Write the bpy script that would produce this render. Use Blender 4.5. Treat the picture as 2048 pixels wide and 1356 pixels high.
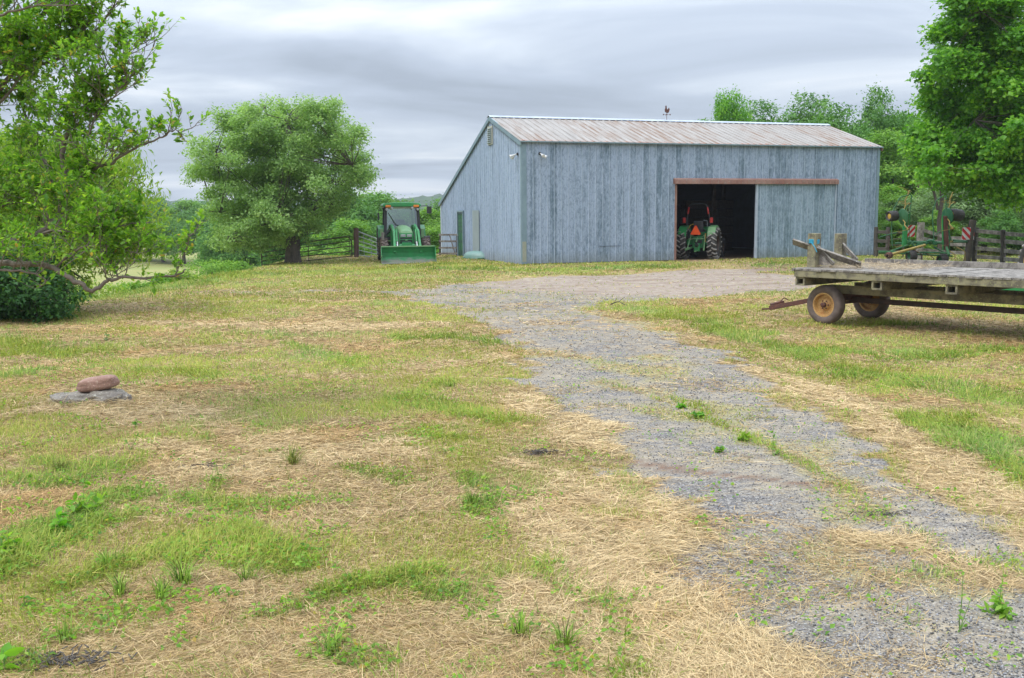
import bpy, math, random
import numpy as np
from mathutils import Vector, Matrix
random.seed(7); RNG = np.random.default_rng(11)
PI = math.pi
for o in list(bpy.data.objects): bpy.data.objects.remove(o)
scene = bpy.context.scene; COL = scene.collection

# ------------------------------------------------------------------ camera
FPX, PITCH, ROLL, EYE = 1982.0, 0.1262, 0.0084, 2.05
X0 = Vector((1, 0, 0)); FWD = Vector((0, math.cos(PITCH), -math.sin(PITCH))); U0 = Vector((0, math.sin(PITCH), math.cos(PITCH)))
RT = X0*math.cos(ROLL) - U0*math.sin(ROLL); UPV = X0*math.sin(ROLL) + U0*math.cos(ROLL)
cd = bpy.data.cameras.new('camera'); cam = bpy.data.objects.new('camera', cd); COL.objects.link(cam)
cd.sensor_width = 36; cd.lens = FPX/2048*36; cd.clip_start = .05; cd.clip_end = 12000
M = Matrix.Identity(4)
for i, v in enumerate((RT, UPV, -FWD)):
    for j in range(3): M[j][i] = v[j]
M[2][3] = EYE; cam.matrix_world = M
scene.camera = cam
scene.render.resolution_x, scene.render.resolution_y = 1024, 678
# ------------------------------------------------------------------ sky and sun
SUN_EL, SUN_AZ = math.radians(56), math.radians(-122)       # azimuth measured from +Y towards +X
world = bpy.data.worlds.new('World'); scene.world = world; world.use_nodes = True
nt = world.node_tree; nt.nodes.clear(); N = nt.nodes.new; Lk = nt.links.new
def wmath(op, a, b=None, c=None):
    n = N('ShaderNodeMath'); n.operation = op
    for i, v in enumerate((a, b, c)):
        if v is None: continue
        if isinstance(v, (int, float)): n.inputs[i].default_value = v
        else: Lk(v, n.inputs[i])
    return n.outputs[0]
wout = N('ShaderNodeOutputWorld'); tc = N('ShaderNodeTexCoord')
sky = N('ShaderNodeTexSky'); sky.sky_type = 'NISHITA'; sky.sun_disc = False
sky.sun_elevation = SUN_EL; sky.sun_rotation = SUN_AZ
bg1 = N('ShaderNodeBackground'); bg1.inputs[1].default_value = .06; Lk(sky.outputs[0], bg1.inputs[0])
sep = N('ShaderNodeSeparateXYZ'); Lk(tc.outputs['Generated'], sep.inputs[0])
zc = wmath('MAXIMUM', sep.outputs[2], 0.0)
den = wmath('ADD', zc, .10)
cx = wmath('DIVIDE', sep.outputs[0], den); cy = wmath('DIVIDE', sep.outputs[1], den)
cmb = N('ShaderNodeCombineXYZ'); Lk(cx, cmb.inputs[0]); Lk(cy, cmb.inputs[1])
mp = N('ShaderNodeMapping'); mp.inputs['Rotation'].default_value = (0, 0, math.radians(-14)); mp.inputs['Scale'].default_value = (.34, .50, 1); mp.inputs['Location'].default_value = (1.7, 4.4, 0)
Lk(cmb.outputs[0], mp.inputs[0])
n1 = N('ShaderNodeTexNoise'); n1.inputs['Scale'].default_value = 1.5; n1.inputs['Detail'].default_value = 7; n1.inputs['Roughness'].default_value = .50; n1.inputs['Distortion'].default_value = .55
Lk(mp.outputs[0], n1.inputs['Vector'])
cr = N('ShaderNodeValToRGB'); Lk(n1.outputs[0], cr.inputs[0])
e = cr.color_ramp.elements
e[0].position = .34; e[0].color = (.235, .27, .325, 1); e[1].position = .66; e[1].color = (.57, .59, .615, 1)
m_ = cr.color_ramp.elements.new(.47); m_.color = (.315, .36, .43, 1)
m_ = cr.color_ramp.elements.new(.56); m_.color = (.42, .465, .525, 1)
# overcast sky: luminance rises from the horizon to the zenith (standard overcast sky)
lum = wmath('MULTIPLY_ADD', wmath('POWER', zc, 1.2), 3.6, 1.0)
bg2 = N('ShaderNodeBackground'); Lk(cr.outputs[0], bg2.inputs[0]); Lk(lum, bg2.inputs[1])
mixw = N('ShaderNodeMixShader'); mixw.inputs[0].default_value = .92
Lk(bg1.outputs[0], mixw.inputs[1]); Lk(bg2.outputs[0], mixw.inputs[2]); Lk(mixw.outputs[0], wout.inputs[0])
sd = bpy.data.lights.new('sun', 'SUN'); sd.energy = 1.5; sd.angle = math.radians(22); sd.color = (1, .96, .9)
sun = bpy.data.objects.new('sun', sd); COL.objects.link(sun)
sdir = Vector((math.sin(SUN_AZ)*math.cos(SUN_EL), math.cos(SUN_AZ)*math.cos(SUN_EL), math.sin(SUN_EL)))
sun.rotation_euler = sdir.to_track_quat('Z', 'Y').to_euler(); sun.location = (0, 0, 60)
scene.view_settings.view_transform = 'Standard'; scene.view_settings.look = 'None'; scene.view_settings.exposure = 0.55; scene.view_settings.gamma = 1.0
scene.render.engine = 'CYCLES'
scene.cycles.max_bounces = 8; scene.cycles.diffuse_bounces = 3; scene.cycles.transparent_max_bounces = 8

# ------------------------------------------------------------------ helpers
def ray(px, py): return RT*(px-1024) - UPV*(py-678) + FWD*FPX
def G(px, py, z=0.0):                       # where a sight line meets level z
    d = ray(px, py); t = (z-EYE)/d.z
    return Vector((d.x*t, d.y*t, z))
def AT(px, py, Y):                          # where a sight line meets distance Y
    d = ray(px, py); t = Y/d.y
    return Vector((d.x*t, Y, EYE+d.z*t))
def tag(o, label=None, cat=None, group=None, kind=None):
    for k, v in (('label', label), ('category', cat), ('group', group), ('kind', kind)):
        if v: o[k] = v
    return o
def empty(name, loc=(0, 0, 0), rz=0, parent=None):
    o = bpy.data.objects.new(name, None); COL.objects.link(o); o.location = loc; o.rotation_euler = (0, 0, rz)
    o.empty_display_size = .2
    if parent: o.parent = parent
    return o
def copy_tree(o, parent=None):
    c = o.copy(); COL.objects.link(c); c.parent = parent
    for ch in list(o.children): copy_tree(ch, c)
    return c
class MB:
    def __init__(s): s.v = []; s.f = []
    def add(s, vs, fs):
        b = len(s.v); s.v += [tuple(v) for v in vs]; s.f += [tuple(i+b for i in f) for f in fs]; return s
    def box(s, c, d, rot=None):
        x, y, z = d[0]/2, d[1]/2, d[2]/2
        vs = [Vector(p) for p in ((-x,-y,-z),(x,-y,-z),(x,y,-z),(-x,y,-z),(-x,-y,z),(x,-y,z),(x,y,z),(-x,y,z))]
        if rot is not None: vs = [rot @ v for v in vs]
        c = Vector(c)
        return s.add([v+c for v in vs], [(0,3,2,1),(4,5,6,7),(0,1,5,4),(1,2,6,5),(2,3,7,6),(3,0,4,7)])
    def bar(s, a, b, w, h, up=(0, 0, 1), jit=0):
        a = Vector(a); b = Vector(b); d = (b-a); L = d.length; d.normalize(); up = Vector(up)
        if abs(d.dot(up)) > .98: up = Vector((1, 0, 0))
        r = d.cross(up).normalized(); u = r.cross(d)
        vs = []
        for p in (a, b):
            for i, j in ((-1,-1),(1,-1),(1,1),(-1,1)):
                vs.append(p + r*i*w/2*(1+random.uniform(-jit, jit)) + u*j*h/2*(1+random.uniform(-jit, jit)))
        return s.add(vs, [(0,1,2,3),(7,6,5,4),(0,4,5,1),(1,5,6,2),(2,6,7,3),(3,7,4,0)])
    def tube(s, pts, r, seg=8, cap=True):
        pts = [Vector(p) for p in pts]; n = len(pts)
        rs = r if isinstance(r, (list, tuple)) else [r]*n
        ref = None; rings = []
        for i, p in enumerate(pts):
            d = (pts[min(i+1, n-1)] - pts[max(i-1, 0)]).normalized()
            if ref is None:
                ref = d.orthogonal().normalized()
            else:
                ref = (ref - d*ref.dot(d)); ref = ref.normalized() if ref.length > 1e-6 else d.orthogonal().normalized()
            q = d.cross(ref)
            rings.append([p + (ref*math.cos(2*PI*k/seg) + q*math.sin(2*PI*k/seg))*rs[i] for k in range(seg)])
        fs = []
        for i in range(n-1):
            for k in range(seg):
                a = i*seg+k; b = i*seg+(k+1) % seg
                fs.append((a, b, b+seg, a+seg))
        if cap:
            fs.append(tuple(range(seg))[::-1]); fs.append(tuple((n-1)*seg+k for k in range(seg)))
        return s.add([v for r_ in rings for v in r_], fs)
    def lathe(s, prof, org, axis, seg=32, a0=0, a1=2*PI):            # prof = (along axis, radius)
        org = Vector(org); ax = Vector(axis).normalized(); e1 = ax.orthogonal().normalized(); e2 = ax.cross(e1)
        full = abs(a1-a0-2*PI) < 1e-6; m = seg if full else seg+1
        vs = []; n = len(prof)
        for k in range(m):
            t = a0+(a1-a0)*k/seg
            for (h, r) in prof: vs.append(org + ax*h + (e1*math.cos(t)+e2*math.sin(t))*r)
        fs = []
        for k in range(seg):
            k2 = (k+1) % m
            for i in range(n-1): fs.append((k*n+i, k*n+i+1, k2*n+i+1, k2*n+i))
        return s.add(vs, fs)
    def prism(s, poly, o, ex, ey, ez, t):                            # poly in (ex, ey), thickness t along ez, centred
        o = Vector(o); ex = Vector(ex); ey = Vector(ey); ez = Vector(ez); n = len(poly)
        vs = [o+ex*p[0]+ey*p[1]-ez*t/2 for p in poly]+[o+ex*p[0]+ey*p[1]+ez*t/2 for p in poly]
        return s.add(vs, [tuple(range(n))[::-1], tuple(range(n, 2*n))]+[(i, (i+1) % n, (i+1) % n+n, i+n) for i in range(n)])
    def build(s, name, mat, parent=None, smooth=None, bevel=0, loc=None):
        me = bpy.data.meshes.new(name); me.from_pydata(s.v, [], s.f); me.materials.append(mat)
        if smooth is not None:
            me.shade_smooth(); me.set_sharp_from_angle(angle=math.radians(smooth))
        o = bpy.data.objects.new(name, me); COL.objects.link(o)
        if parent: o.parent = parent
        if loc is not None: o.location = loc
        if bevel:
            b = o.modifiers.new('bevel', 'BEVEL'); b.width = bevel; b.segments = 2; b.limit_method = 'ANGLE'
        me.update(); return o
def npmesh(name, co, quads, mat, parent=None, tri=False, col=None, smooth=False, nv=4):
    me = bpy.data.meshes.new(name); n = len(co); q = quads.shape[0]
    me.vertices.add(n); me.vertices.foreach_set('co', co.astype(np.float32).ravel())
    me.loops.add(q*nv); me.loops.foreach_set('vertex_index', quads.astype(np.int32).ravel())
    me.polygons.add(q); me.polygons.foreach_set('loop_start', np.arange(0, q*nv, nv, dtype=np.int32))
    me.update(calc_edges=True)
    if col is not None:
        a = me.attributes.new('tint', 'FLOAT_COLOR', 'POINT')
        c4 = np.ones((n, 4), np.float32); c4[:, :3] = col; a.data.foreach_set('color', c4.ravel())
    if smooth: me.shade_smooth()
    me.materials.append(mat)
    o = bpy.data.objects.new(name, me); COL.objects.link(o)
    if parent: o.parent = parent
    return o
def hash2(ix, iy, seed):
    h = (ix.astype(np.int64)*374761393 + iy.astype(np.int64)*668265263 + seed*1442695041) & 0xffffffff
    h = ((h ^ (h >> 13))*1274126177) & 0xffffffff
    return ((h ^ (h >> 16)) & 0xffff)/65535.0
def vn(x, y, s, seed=0):
    x = x*s+seed*17.3; y = y*s+seed*7.7; ix = np.floor(x); iy = np.floor(y); fx = x-ix; fy = y-iy
    fx = fx*fx*(3-2*fx); fy = fy*fy*(3-2*fy)
    a = hash2(ix, iy, seed); b = hash2(ix+1, iy, seed); c = hash2(ix, iy+1, seed); d = hash2(ix+1, iy+1, seed)
    return (a*(1-fx)+b*fx)*(1-fy)+(c*(1-fx)+d*fx)*fy
def fbm(x, y, s, seed=0, o=3):
    t = 0; a = .5; w = 0
    for i in range(o): t = t+a*vn(x, y, s*2**i, seed+i); w += a; a *= .5
    return t/w
def sst(a, b, x):
    t = np.clip((x-a)/(b-a), 0, 1); return t*t*(3-2*t)

# ------------------------------------------------------------------ materials
class NM:
    def __init__(s, name):
        s.m = bpy.data.materials.new(name); s.m.use_nodes = True; s.t = s.m.node_tree; s.t.nodes.clear()
        s.out = s.n('ShaderNodeOutputMaterial'); s.b = s.n('ShaderNodeBsdfPrincipled'); s.l(s.b.outputs[0], s.out.inputs[0])
    def n(s, k, **kw):
        x = s.t.nodes.new(k)
        for a, v in kw.items(): setattr(x, a, v)
        return x
    def l(s, a, b): s.t.links.new(a, b)
    def setin(s, sock, v):
        if isinstance(v, (int, float)): sock.default_value = v
        elif isinstance(v, tuple): sock.default_value = v if len(v) == 4 or sock.type == 'VECTOR' else v+(1,)
        else: s.l(v, sock)
    def math(s, op, a, b=None, c=None, clamp=False):
        x = s.n('ShaderNodeMath', operation=op, use_clamp=clamp)
        for i, v in enumerate((a, b, c)):
            if v is not None: s.setin(x.inputs[i], v)
        return x.outputs[0]
    def coord(s, kind='Object', scale=(1, 1, 1), rot=(0, 0, 0), loc=(0, 0, 0)):
        t = s.n('ShaderNodeTexCoord'); m = s.n('ShaderNodeMapping')
        m.inputs['Scale'].default_value = scale; m.inputs['Rotation'].default_value = rot; m.inputs['Location'].default_value = loc
        s.l(t.outputs[kind], m.inputs[0]); return m.outputs[0]
    def noise(s, vec, scale, detail=4, rough=.55, dist=0):
        x = s.n('ShaderNodeTexNoise'); s.l(vec, x.inputs['Vector']); x.inputs['Scale'].default_value = scale
        x.inputs['Detail'].default_value = detail; x.inputs['Roughness'].default_value = rough; x.inputs['Distortion'].default_value = dist
        return x.outputs[0]
    def voro(s, vec, scale, feature='F1', out='Distance'):
        x = s.n('ShaderNodeTexVoronoi', feature=feature); s.l(vec, x.inputs['Vector']); x.inputs['Scale'].default_value = scale; return x.outputs[out]
    def ramp(s, fac, stops):
        x = s.n('ShaderNodeValToRGB'); s.l(fac, x.inputs[0]); el = x.color_ramp.elements
        while len(el) < len(stops): el.new(.5)
        for i, (p, c) in enumerate(stops):
            el[i].position = p; el[i].color = (c, c, c, 1) if isinstance(c, (int, float)) else c+(1,)
        return x.outputs[0]
    def mix(s, fac, a, b, mode='MIX'):
        x = s.n('ShaderNodeMix', data_type='RGBA', blend_type=mode)
        s.setin(x.inputs[0], fac); s.setin(x.inputs[6], a); s.setin(x.inputs[7], b); return x.outputs[2]
    def attr(s, name, out='Fac'):
        x = s.n('ShaderNodeAttribute', attribute_name=name); return x.outputs[out]
    def bump(s, h, strength=.4, dist=.01):
        x = s.n('ShaderNodeBump'); x.inputs['Strength'].default_value = strength; x.inputs['Distance'].default_value = dist
        s.l(h, x.inputs['Height']); s.l(x.outputs[0], s.b.inputs['Normal'])
    def fin(s, col, rough=.7, metal=0, spec=.5):
        s.setin(s.b.inputs['Base Color'], col); s.setin(s.b.inputs['Roughness'], rough); s.setin(s.b.inputs['Metallic'], metal)
        s.b.inputs['Specular IOR Level'].default_value = spec
        return s.m
def mat_plain(name, c1, c2=None, scale=3, rough=.6, metal=0, bump=.2, c3=None, stretch=(1, 1, 1), spec=.5, bd=.01, lo=.35, hi=.65):
    m = NM(name); v = m.coord('Object', stretch); n = m.noise(v, scale, 6, .6)
    c2 = c2 or tuple(x*.7 for x in c1)
    col = m.mix(m.ramp(n, [(lo, 0.0), (hi, 1.0)]), c1, c2)
    n2 = m.noise(v, scale*7, 3, .6)
    if c3: col = m.mix(m.ramp(n2, [(.58, 0.0), (.68, 1.0)]), col, c3)
    if bump: m.bump(n2, bump, bd)
    return m.fin(col, rough, metal, spec)
def leaf_mat(name, stops, rough=.5, trans=.45, tb=(1.25, 1.3, .6)):
    m = NM(name); a = m.attr('tint', 'Color'); sp = m.n('ShaderNodeSeparateColor'); m.l(a, sp.inputs[0])
    col = m.ramp(sp.outputs[0], stops)
    m.fin(col, rough, 0, .35)
    tr = m.n('ShaderNodeBsdfTranslucent'); m.l(m.mix(1.0, col, tb, 'MULTIPLY'), tr.inputs[0])
    mx = m.n('ShaderNodeMixShader'); mx.inputs[0].default_value = trans
    m.l(m.b.outputs[0], mx.inputs[1]); m.l(tr.outputs[0], mx.inputs[2]); m.l(mx.outputs[0], m.out.inputs[0])
    return m.m
MT = {}
MT['green'] = mat_plain('tractor green paint', (.02, .27, .07), (.03, .20, .06), 4, .38, c3=(.10, .16, .08), bump=.08)
MT['bucketgreen'] = None
MT['palegreen'] = mat_plain('dusty green paint', (.20, .34, .16), (.13, .30, .13), 5, .5, bump=.05)
MT['darkgreen'] = mat_plain('dark green paint', (.015, .10, .045), (.02, .13, .05), 5, .5, bump=.05)
MT['rubber'] = mat_plain('black rubber', (.030, .030, .032), (.055, .050, .045), 6, .75, bump=.3)
MT['dustrub'] = mat_plain('dusty rubber', (.10, .075, .065), (.17, .13, .11), 8, .85, bump=.3)
MT['lug'] = mat_plain('worn tyre lug', (.34, .32, .29), (.22, .205, .19), 10, .8, bump=.2)
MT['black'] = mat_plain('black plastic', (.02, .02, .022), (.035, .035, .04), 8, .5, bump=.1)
MT['yellow'] = mat_plain('yellow paint', (.60, .42, .07), (.45, .26, .06), 8, .5, c3=(.20, .09, .03), bump=.1)
MT['rimyellow'] = mat_plain('rusty cream wheel paint', (.58, .38, .14), (.40, .19, .06), 9, .65, c3=(.15, .06, .025), bump=.3)
MT['steel'] = mat_plain('bare steel', (.45, .46, .47), (.30, .31, .32), 12, .4, .6, bump=.1)
MT['galv'] = mat_plain('galvanised tube', (.36, .40, .44), (.27, .31, .35), 9, .5, .3, bump=.1)
MT['rust'] = mat_plain('rusty steel', (.13, .05, .035), (.07, .035, .03), 7, .8, c3=(.23, .09, .045), bump=.4)
MT['darkrust'] = mat_plain('dark rusty tube', (.05, .035, .03), (.10, .06, .045), 8, .7, bump=.2)
MT['orange'] = mat_plain('orange lens', (.75, .22, .02), (.6, .16, .02), 9, .3, bump=0)
MT['orangered'] = mat_plain('fluorescent orange', (1.0, .12, .01), (.9, .09, .01), 9, .6, bump=0)
MT['red'] = mat_plain('red lens', (.55, .03, .02), (.4, .02, .02), 9, .4, bump=0)
MT['white'] = mat_plain('white paint', (.75, .76, .77), (.6, .6, .6), 9, .4, bump=0)
MT['wood'] = mat_plain('weathered grey wood', (.27, .245, .215), (.13, .115, .10), 5, .9, c3=(.37, .35, .31), stretch=(1.6, 1, 1), lo=.42, hi=.58, bump=.6)
MT['mosswood'] = mat_plain('mossy timber', (.25, .225, .14), (.12, .105, .075), 5, .9, c3=(.29, .29, .13), lo=.42, hi=.58, bump=.6)
MT['darkwood'] = mat_plain('dark old wood', (.10, .085, .07), (.055, .048, .042), 4, .9, bump=.6)
MT['postwood'] = mat_plain('brown post wood', (.15, .09, .075), (.09, .055, .05), 5, .9, stretch=(3, 3, .5), bump=.6)
MT['bark'] = mat_plain('tree bark', (.13, .105, .085), (.065, .053, .045), 5, .95, c3=(.20, .175, .15), stretch=(2, 2, .5), bump=1, bd=.03)
MT['twig'] = mat_plain('branch bark', (.20, .165, .14), (.12, .095, .08), 12, .9, bump=.5)
MT['rope'] = mat_plain('blue twine', (.04, .35, .50), (.03, .25, .4), 30, .8, bump=.2)
def glass():
    m = NM('tinted glass'); b = m.b; b.inputs['Base Color'].default_value = (.55, .72, .66, 1); b.inputs['Roughness'].default_value = .03
    tr = m.n('ShaderNodeBsdfTransparent'); tr.inputs[0].default_value = (.50, .62, .58, 1)
    mx = m.n('ShaderNodeMixShader'); mx.inputs[0].default_value = .35
    b.inputs['Metallic'].default_value = .0; b.inputs['Specular IOR Level'].default_value = 1.0
    gl = m.n('ShaderNodeBsdfGlossy'); gl.inputs['Roughness'].default_value = .03; gl.inputs[0].default_value = (.8, .9, .88, 1)
    m.l(tr.outputs[0], mx.inputs[1]); m.l(gl.outputs[0], mx.inputs[2]); m.l(mx.outputs[0], m.out.inputs[0]); return m.m
MT['glass'] = glass()
def bucket_mat():
    m = NM('loader bucket green'); v = m.coord('Object'); sp = m.n('ShaderNodeSeparateXYZ'); m.l(v, sp.inputs[0])
    n = m.noise(v, 5, 5, .6); n2 = m.noise(m.coord('Object', (1, 1, 4)), 3, 4, .6)
    wear_light = m.math('ADD', m.math('MULTIPLY', sp.outputs[2], -2.2), m.math('MULTIPLY', n2, 1.0))
    col = m.mix(m.ramp(n, [(.35, 0.), (.65, 1.)]), (.008, .23, .055), (.012, .16, .045))
    col = m.mix(m.ramp(wear_light, [(.02, 0.), (.32, 1.)]), col, (.17, .17, .14))
    m.bump(n, .1); return m.fin(col, .5)
MT['bucketgreen'] = bucket_mat()
def siding(name, base, lightc, darkc, ax, off=0.0):
    # painted ribbed steel: whole sheets differ, paint has chalked away in upright flakes
    m = NM(name); st = (1, 1, .22) if ax != 'r' else (1, 1, 1)
    vo = m.coord('Object'); sp = m.n('ShaderNodeSeparateXYZ'); m.l(vo, sp.inputs[0])
    sx = sp.outputs[0] if ax in 'xr' else sp.outputs[1]
    pid = m.math('FLOOR', m.math('DIVIDE', sx, .3))
    wn = m.n('ShaderNodeTexWhiteNoise', noise_dimensions='1D'); m.l(pid, wn.inputs['W'])
    v = m.coord('Object', st if ax != 'r' else (1, .12, .12))
    big = m.noise(v, 2.2, 6, .62); fine = m.noise(m.coord('Object', (1, 1, .45)), 9, 6, .72, .6); med = m.noise(m.coord('Object', (1, 1, .3)), 4, 5, .7, .3)
    f = m.math('ADD', m.math('MULTIPLY', fine, .9), m.math('ADD', m.math('MULTIPLY', big, .6), m.math('MULTIPLY', wn.outputs[0], .25 if ax == 'x' else .12)))
    f = m.math('ADD', f, m.math('ADD', m.math('MULTIPLY', med, .3), m.math('MULTIPLY', m.noise(m.coord('Object', (6, 6, .12)), 2.5, 4, .7), .35 if ax == 'x' else .75)))
    hard = m.ramp(m.math('MULTIPLY', f, .5), [(.49, 0.), (.62, 1.)] if ax == 'x' else [(.54, 0.), (.70, 1.)])
    col = m.mix(hard, base, lightc)
    spots = m.ramp(m.noise(m.coord('Object', (1, 1, .5), loc=(7, 3, 1)), 13, 5, .7, .8), [(.50, 0.), (.60, 1.)])
    col = m.mix(m.math('MULTIPLY', spots, .40), col, darkc)
    # grime where rain splashes on the lowest hand's breadth of the sheets
    spl = m.ramp(m.math('ADD', sp.outputs[2], m.math('MULTIPLY', big, .5)), [(.25, .55), (.75, 0.)])
    if ax != 'r': col = m.mix(spl, col, (.17, .19, .15))
    # each rib's lit crown and the shade line beside it are painted in
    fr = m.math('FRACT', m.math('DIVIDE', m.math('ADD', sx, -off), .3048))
    crown = m.ramp(fr, [(.455, 0.), (.475, 1.), (.52, 1.), (.54, 0.)]); rib_shade = m.ramp(fr, [(.56, 0.), (.575, 1.), (.61, 1.), (.64, 0.)])
    wear_light = m.ramp(m.noise(m.coord('Object', (1, 1, .3)), 3, 4, .7), [(.35, .25), (.6, 1.)])
    col = m.mix(m.math('MULTIPLY', m.math('MULTIPLY', crown, wear_light), .75), col, (.46, .53, .62)); col = m.mix(m.math('MULTIPLY', rib_shade, .45), col, darkc)
    m.bump(fine, .15, .004)
    return m.fin(col, .62, .0, .35)
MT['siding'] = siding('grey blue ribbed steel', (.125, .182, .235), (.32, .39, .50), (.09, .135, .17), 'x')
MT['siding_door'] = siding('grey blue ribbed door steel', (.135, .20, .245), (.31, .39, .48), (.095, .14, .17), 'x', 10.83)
MT['siding_side'] = siding('blue ribbed steel end wall', (.21, .27, .35), (.34, .42, .54), (.17, .22, .29), 'y')
def roofmat():
    m = NM('weathered roof steel'); v = m.coord('Object', (1, .10, .10)); vo = m.coord('Object')
    big = m.noise(m.coord('Object', (1, .35, .35)), .55, 4, .6); st = m.noise(v, 7, 6, .7); fine = m.noise(vo, 25, 4, .7)
    col = m.mix(m.ramp(st, [(.35, 0.), (.65, 1.)]), (.33, .305, .28), (.225, .205, .185))
    r = m.math('MULTIPLY', m.ramp(big, [(.40, 0.), (.58, 1.)]), m.ramp(st, [(.42, 0.), (.60, 1.)]))
    col = m.mix(m.math('MULTIPLY', r, .8), col, (.21, .125, .075))
    sp = m.n('ShaderNodeSeparateXYZ'); m.l(vo, sp.inputs[0])
    low = m.math('MULTIPLY', m.ramp(sp.outputs[1], [(.0, 1.), (.12, 0.)]), m.ramp(m.noise(vo, 2.0, 4, .6), [(.45, 0.), (.6, 1.)]))
    col = m.mix(m.math('MULTIPLY', low, .7), col, (.33, .13, .07))
    col = m.mix(m.math('MULTIPLY', m.ramp(fine, [(.6, 0.), (.7, 1.)]), .25), col, (.2, .18, .17))
    return m.fin(col, .5, .0, .4)
MT['roof'] = roofmat()
MT['trimblue'] = mat_plain('grey blue trim', (.19, .27, .31), (.15, .22, .26), 3, .55, bump=.1)
MT['trimgrey'] = mat_plain('pale grey sheet', (.29, .34, .35), (.25, .30, .31), 1.2, .6, bump=.05)
MT['trimlight'] = mat_plain('light grey edge trim', (.44, .50, .58), (.33, .38, .46), 3, .55, bump=.1)
MT['rustsheet'] = mat_plain('rusted corrugated cover', (.25, .125, .10), (.32, .20, .165), 1.3, .8, c3=(.30, .24, .21), bump=.3)
MT['rustframe'] = mat_plain('rusty door frame', (.28, .17, .13), (.20, .10, .08), 3, .8, bump=.2)
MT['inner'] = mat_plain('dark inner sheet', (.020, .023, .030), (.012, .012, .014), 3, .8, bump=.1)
MT['dirtywhite'] = mat_plain('cream louvre', (.48, .48, .40), (.38, .38, .33), 5, .7, bump=.1)
MT['doorgreen'] = mat_plain('dark green door paint', (.008, .075, .045), (.012, .055, .033), 3, .5, c3=(.02, .10, .06), bump=.2)
MT['hay'] = mat_plain('baled hay', (.11, .09, .055), (.065, .05, .035), 12, .95, bump=1)
MT['hull'] = mat_plain('faded green plastic', (.13, .27, .23), (.20, .30, .27), 3, .5, bump=.1)
MT['stonepink'] = mat_plain('pinkish brown stone', (.36, .22, .17), (.26, .145, .11), 7, .85, c3=(.44, .31, .25), bump=.7)
MT['stonegrey'] = mat_plain('lichen grey stone', (.27, .24, .20), (.17, .145, .125), 5, .9, c3=(.44, .42, .35), bump=1, bd=.02)

# ------------------------------------------------------------------ terrain and what covers it
def polyG(pts, z=0): return [(p.x, p.y) for p in (G(a, b, z) for a, b in pts)]
def dist_poly(x, y, P, closed):
    n = len(P); d = np.full(x.shape, 1e9); inside = np.zeros(x.shape, bool)
    for i in range(n if closed else n-1):
        ax, ay = P[i]; bx, by = P[(i+1) % n]; vx, vy = bx-ax, by-ay
        t = np.clip(((x-ax)*vx+(y-ay)*vy)/(vx*vx+vy*vy+1e-9), 0, 1)
        d = np.minimum(d, np.hypot(x-ax-vx*t, y-ay-vy*t))
        if closed:
            c = (ay > y) != (by > y); xi = ax+(y-ay)*vx/(vy if abs(vy) > 1e-9 else 1e-9)
            inside ^= c & (x < xi)
    return np.where(inside, -d, d) if closed else d
GRAVEL = polyG([(770,586),(840,603),(950,640),(1005,680),(1035,720),(1065,780),(1120,850),(1190,905),(1290,960),(1350,1040),(1390,1120),(1440,1220),(1490,1300),(1510,1400),(2500,1420),(2400,1250),(2048,1095),(1900,1005),(1780,920),(1680,850),(1600,795),(1530,742),(1450,705),(1350,678),(1290,652),(1205,622),(1240,606),(1350,600),(1480,592),(1590,577),(1595,550),(1500,537),(1400,539),(1300,547),(1100,556),(900,570)])
YARD = polyG([(1000,575),(1200,592),(1350,598),(1480,590),(1640,570),(1640,548),(1500,531),(1505,521),(1440,512),(1350,522),(1345,535),(1200,550),(1000,556),(880,566)])
TRACK = polyG([(420,582),(560,585),(680,582),(800,585),(900,590)])
S = lambda pts, w, k: (polyG(pts), w, k)
STRAW = [S([(1075,790),(1140,860),(1230,885)], .22, 1), S([(1160,945),(1250,1000),(1290,1080),(1320,1180),(1340,1300),(1350,1420)], .27, 1), S([(1080,1000),(1150,1100),(1200,1200)], .25, .8),
 S([(1530,738),(1650,795),(1760,872),(1880,955),(2048,1045),(2200,1130)], .17, 1), S([(640,652),(740,660),(850,646)], .35, .9),
 S([(120,655),(450,648),(620,660)], .35, .6), S([(700,760),(820,745),(1000,722)], .3, .7), S([(250,830),(450,860),(640,920),(800,900)], .35, .8),
 S([(1060,1240),(1260,1290)], .3, .8), S([(1690,1075),(1850,1095)], .10, 1), S([(1950,1130),(2048,1165),(2200,1200)], .12, .8),
 S([(60,830),(210,835),(330,850)], .25, .9), S([(1640,790),(1900,850),(2048,850)], .12, .6), S([(400,610),(560,600),(700,605)], .3, .5),
 S([(1750,620),(2048,680)], .5, .5), S([(300,900),(470,930)], .25, .9), S([(1020,930),(1300,960)], .12, .9)]
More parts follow.
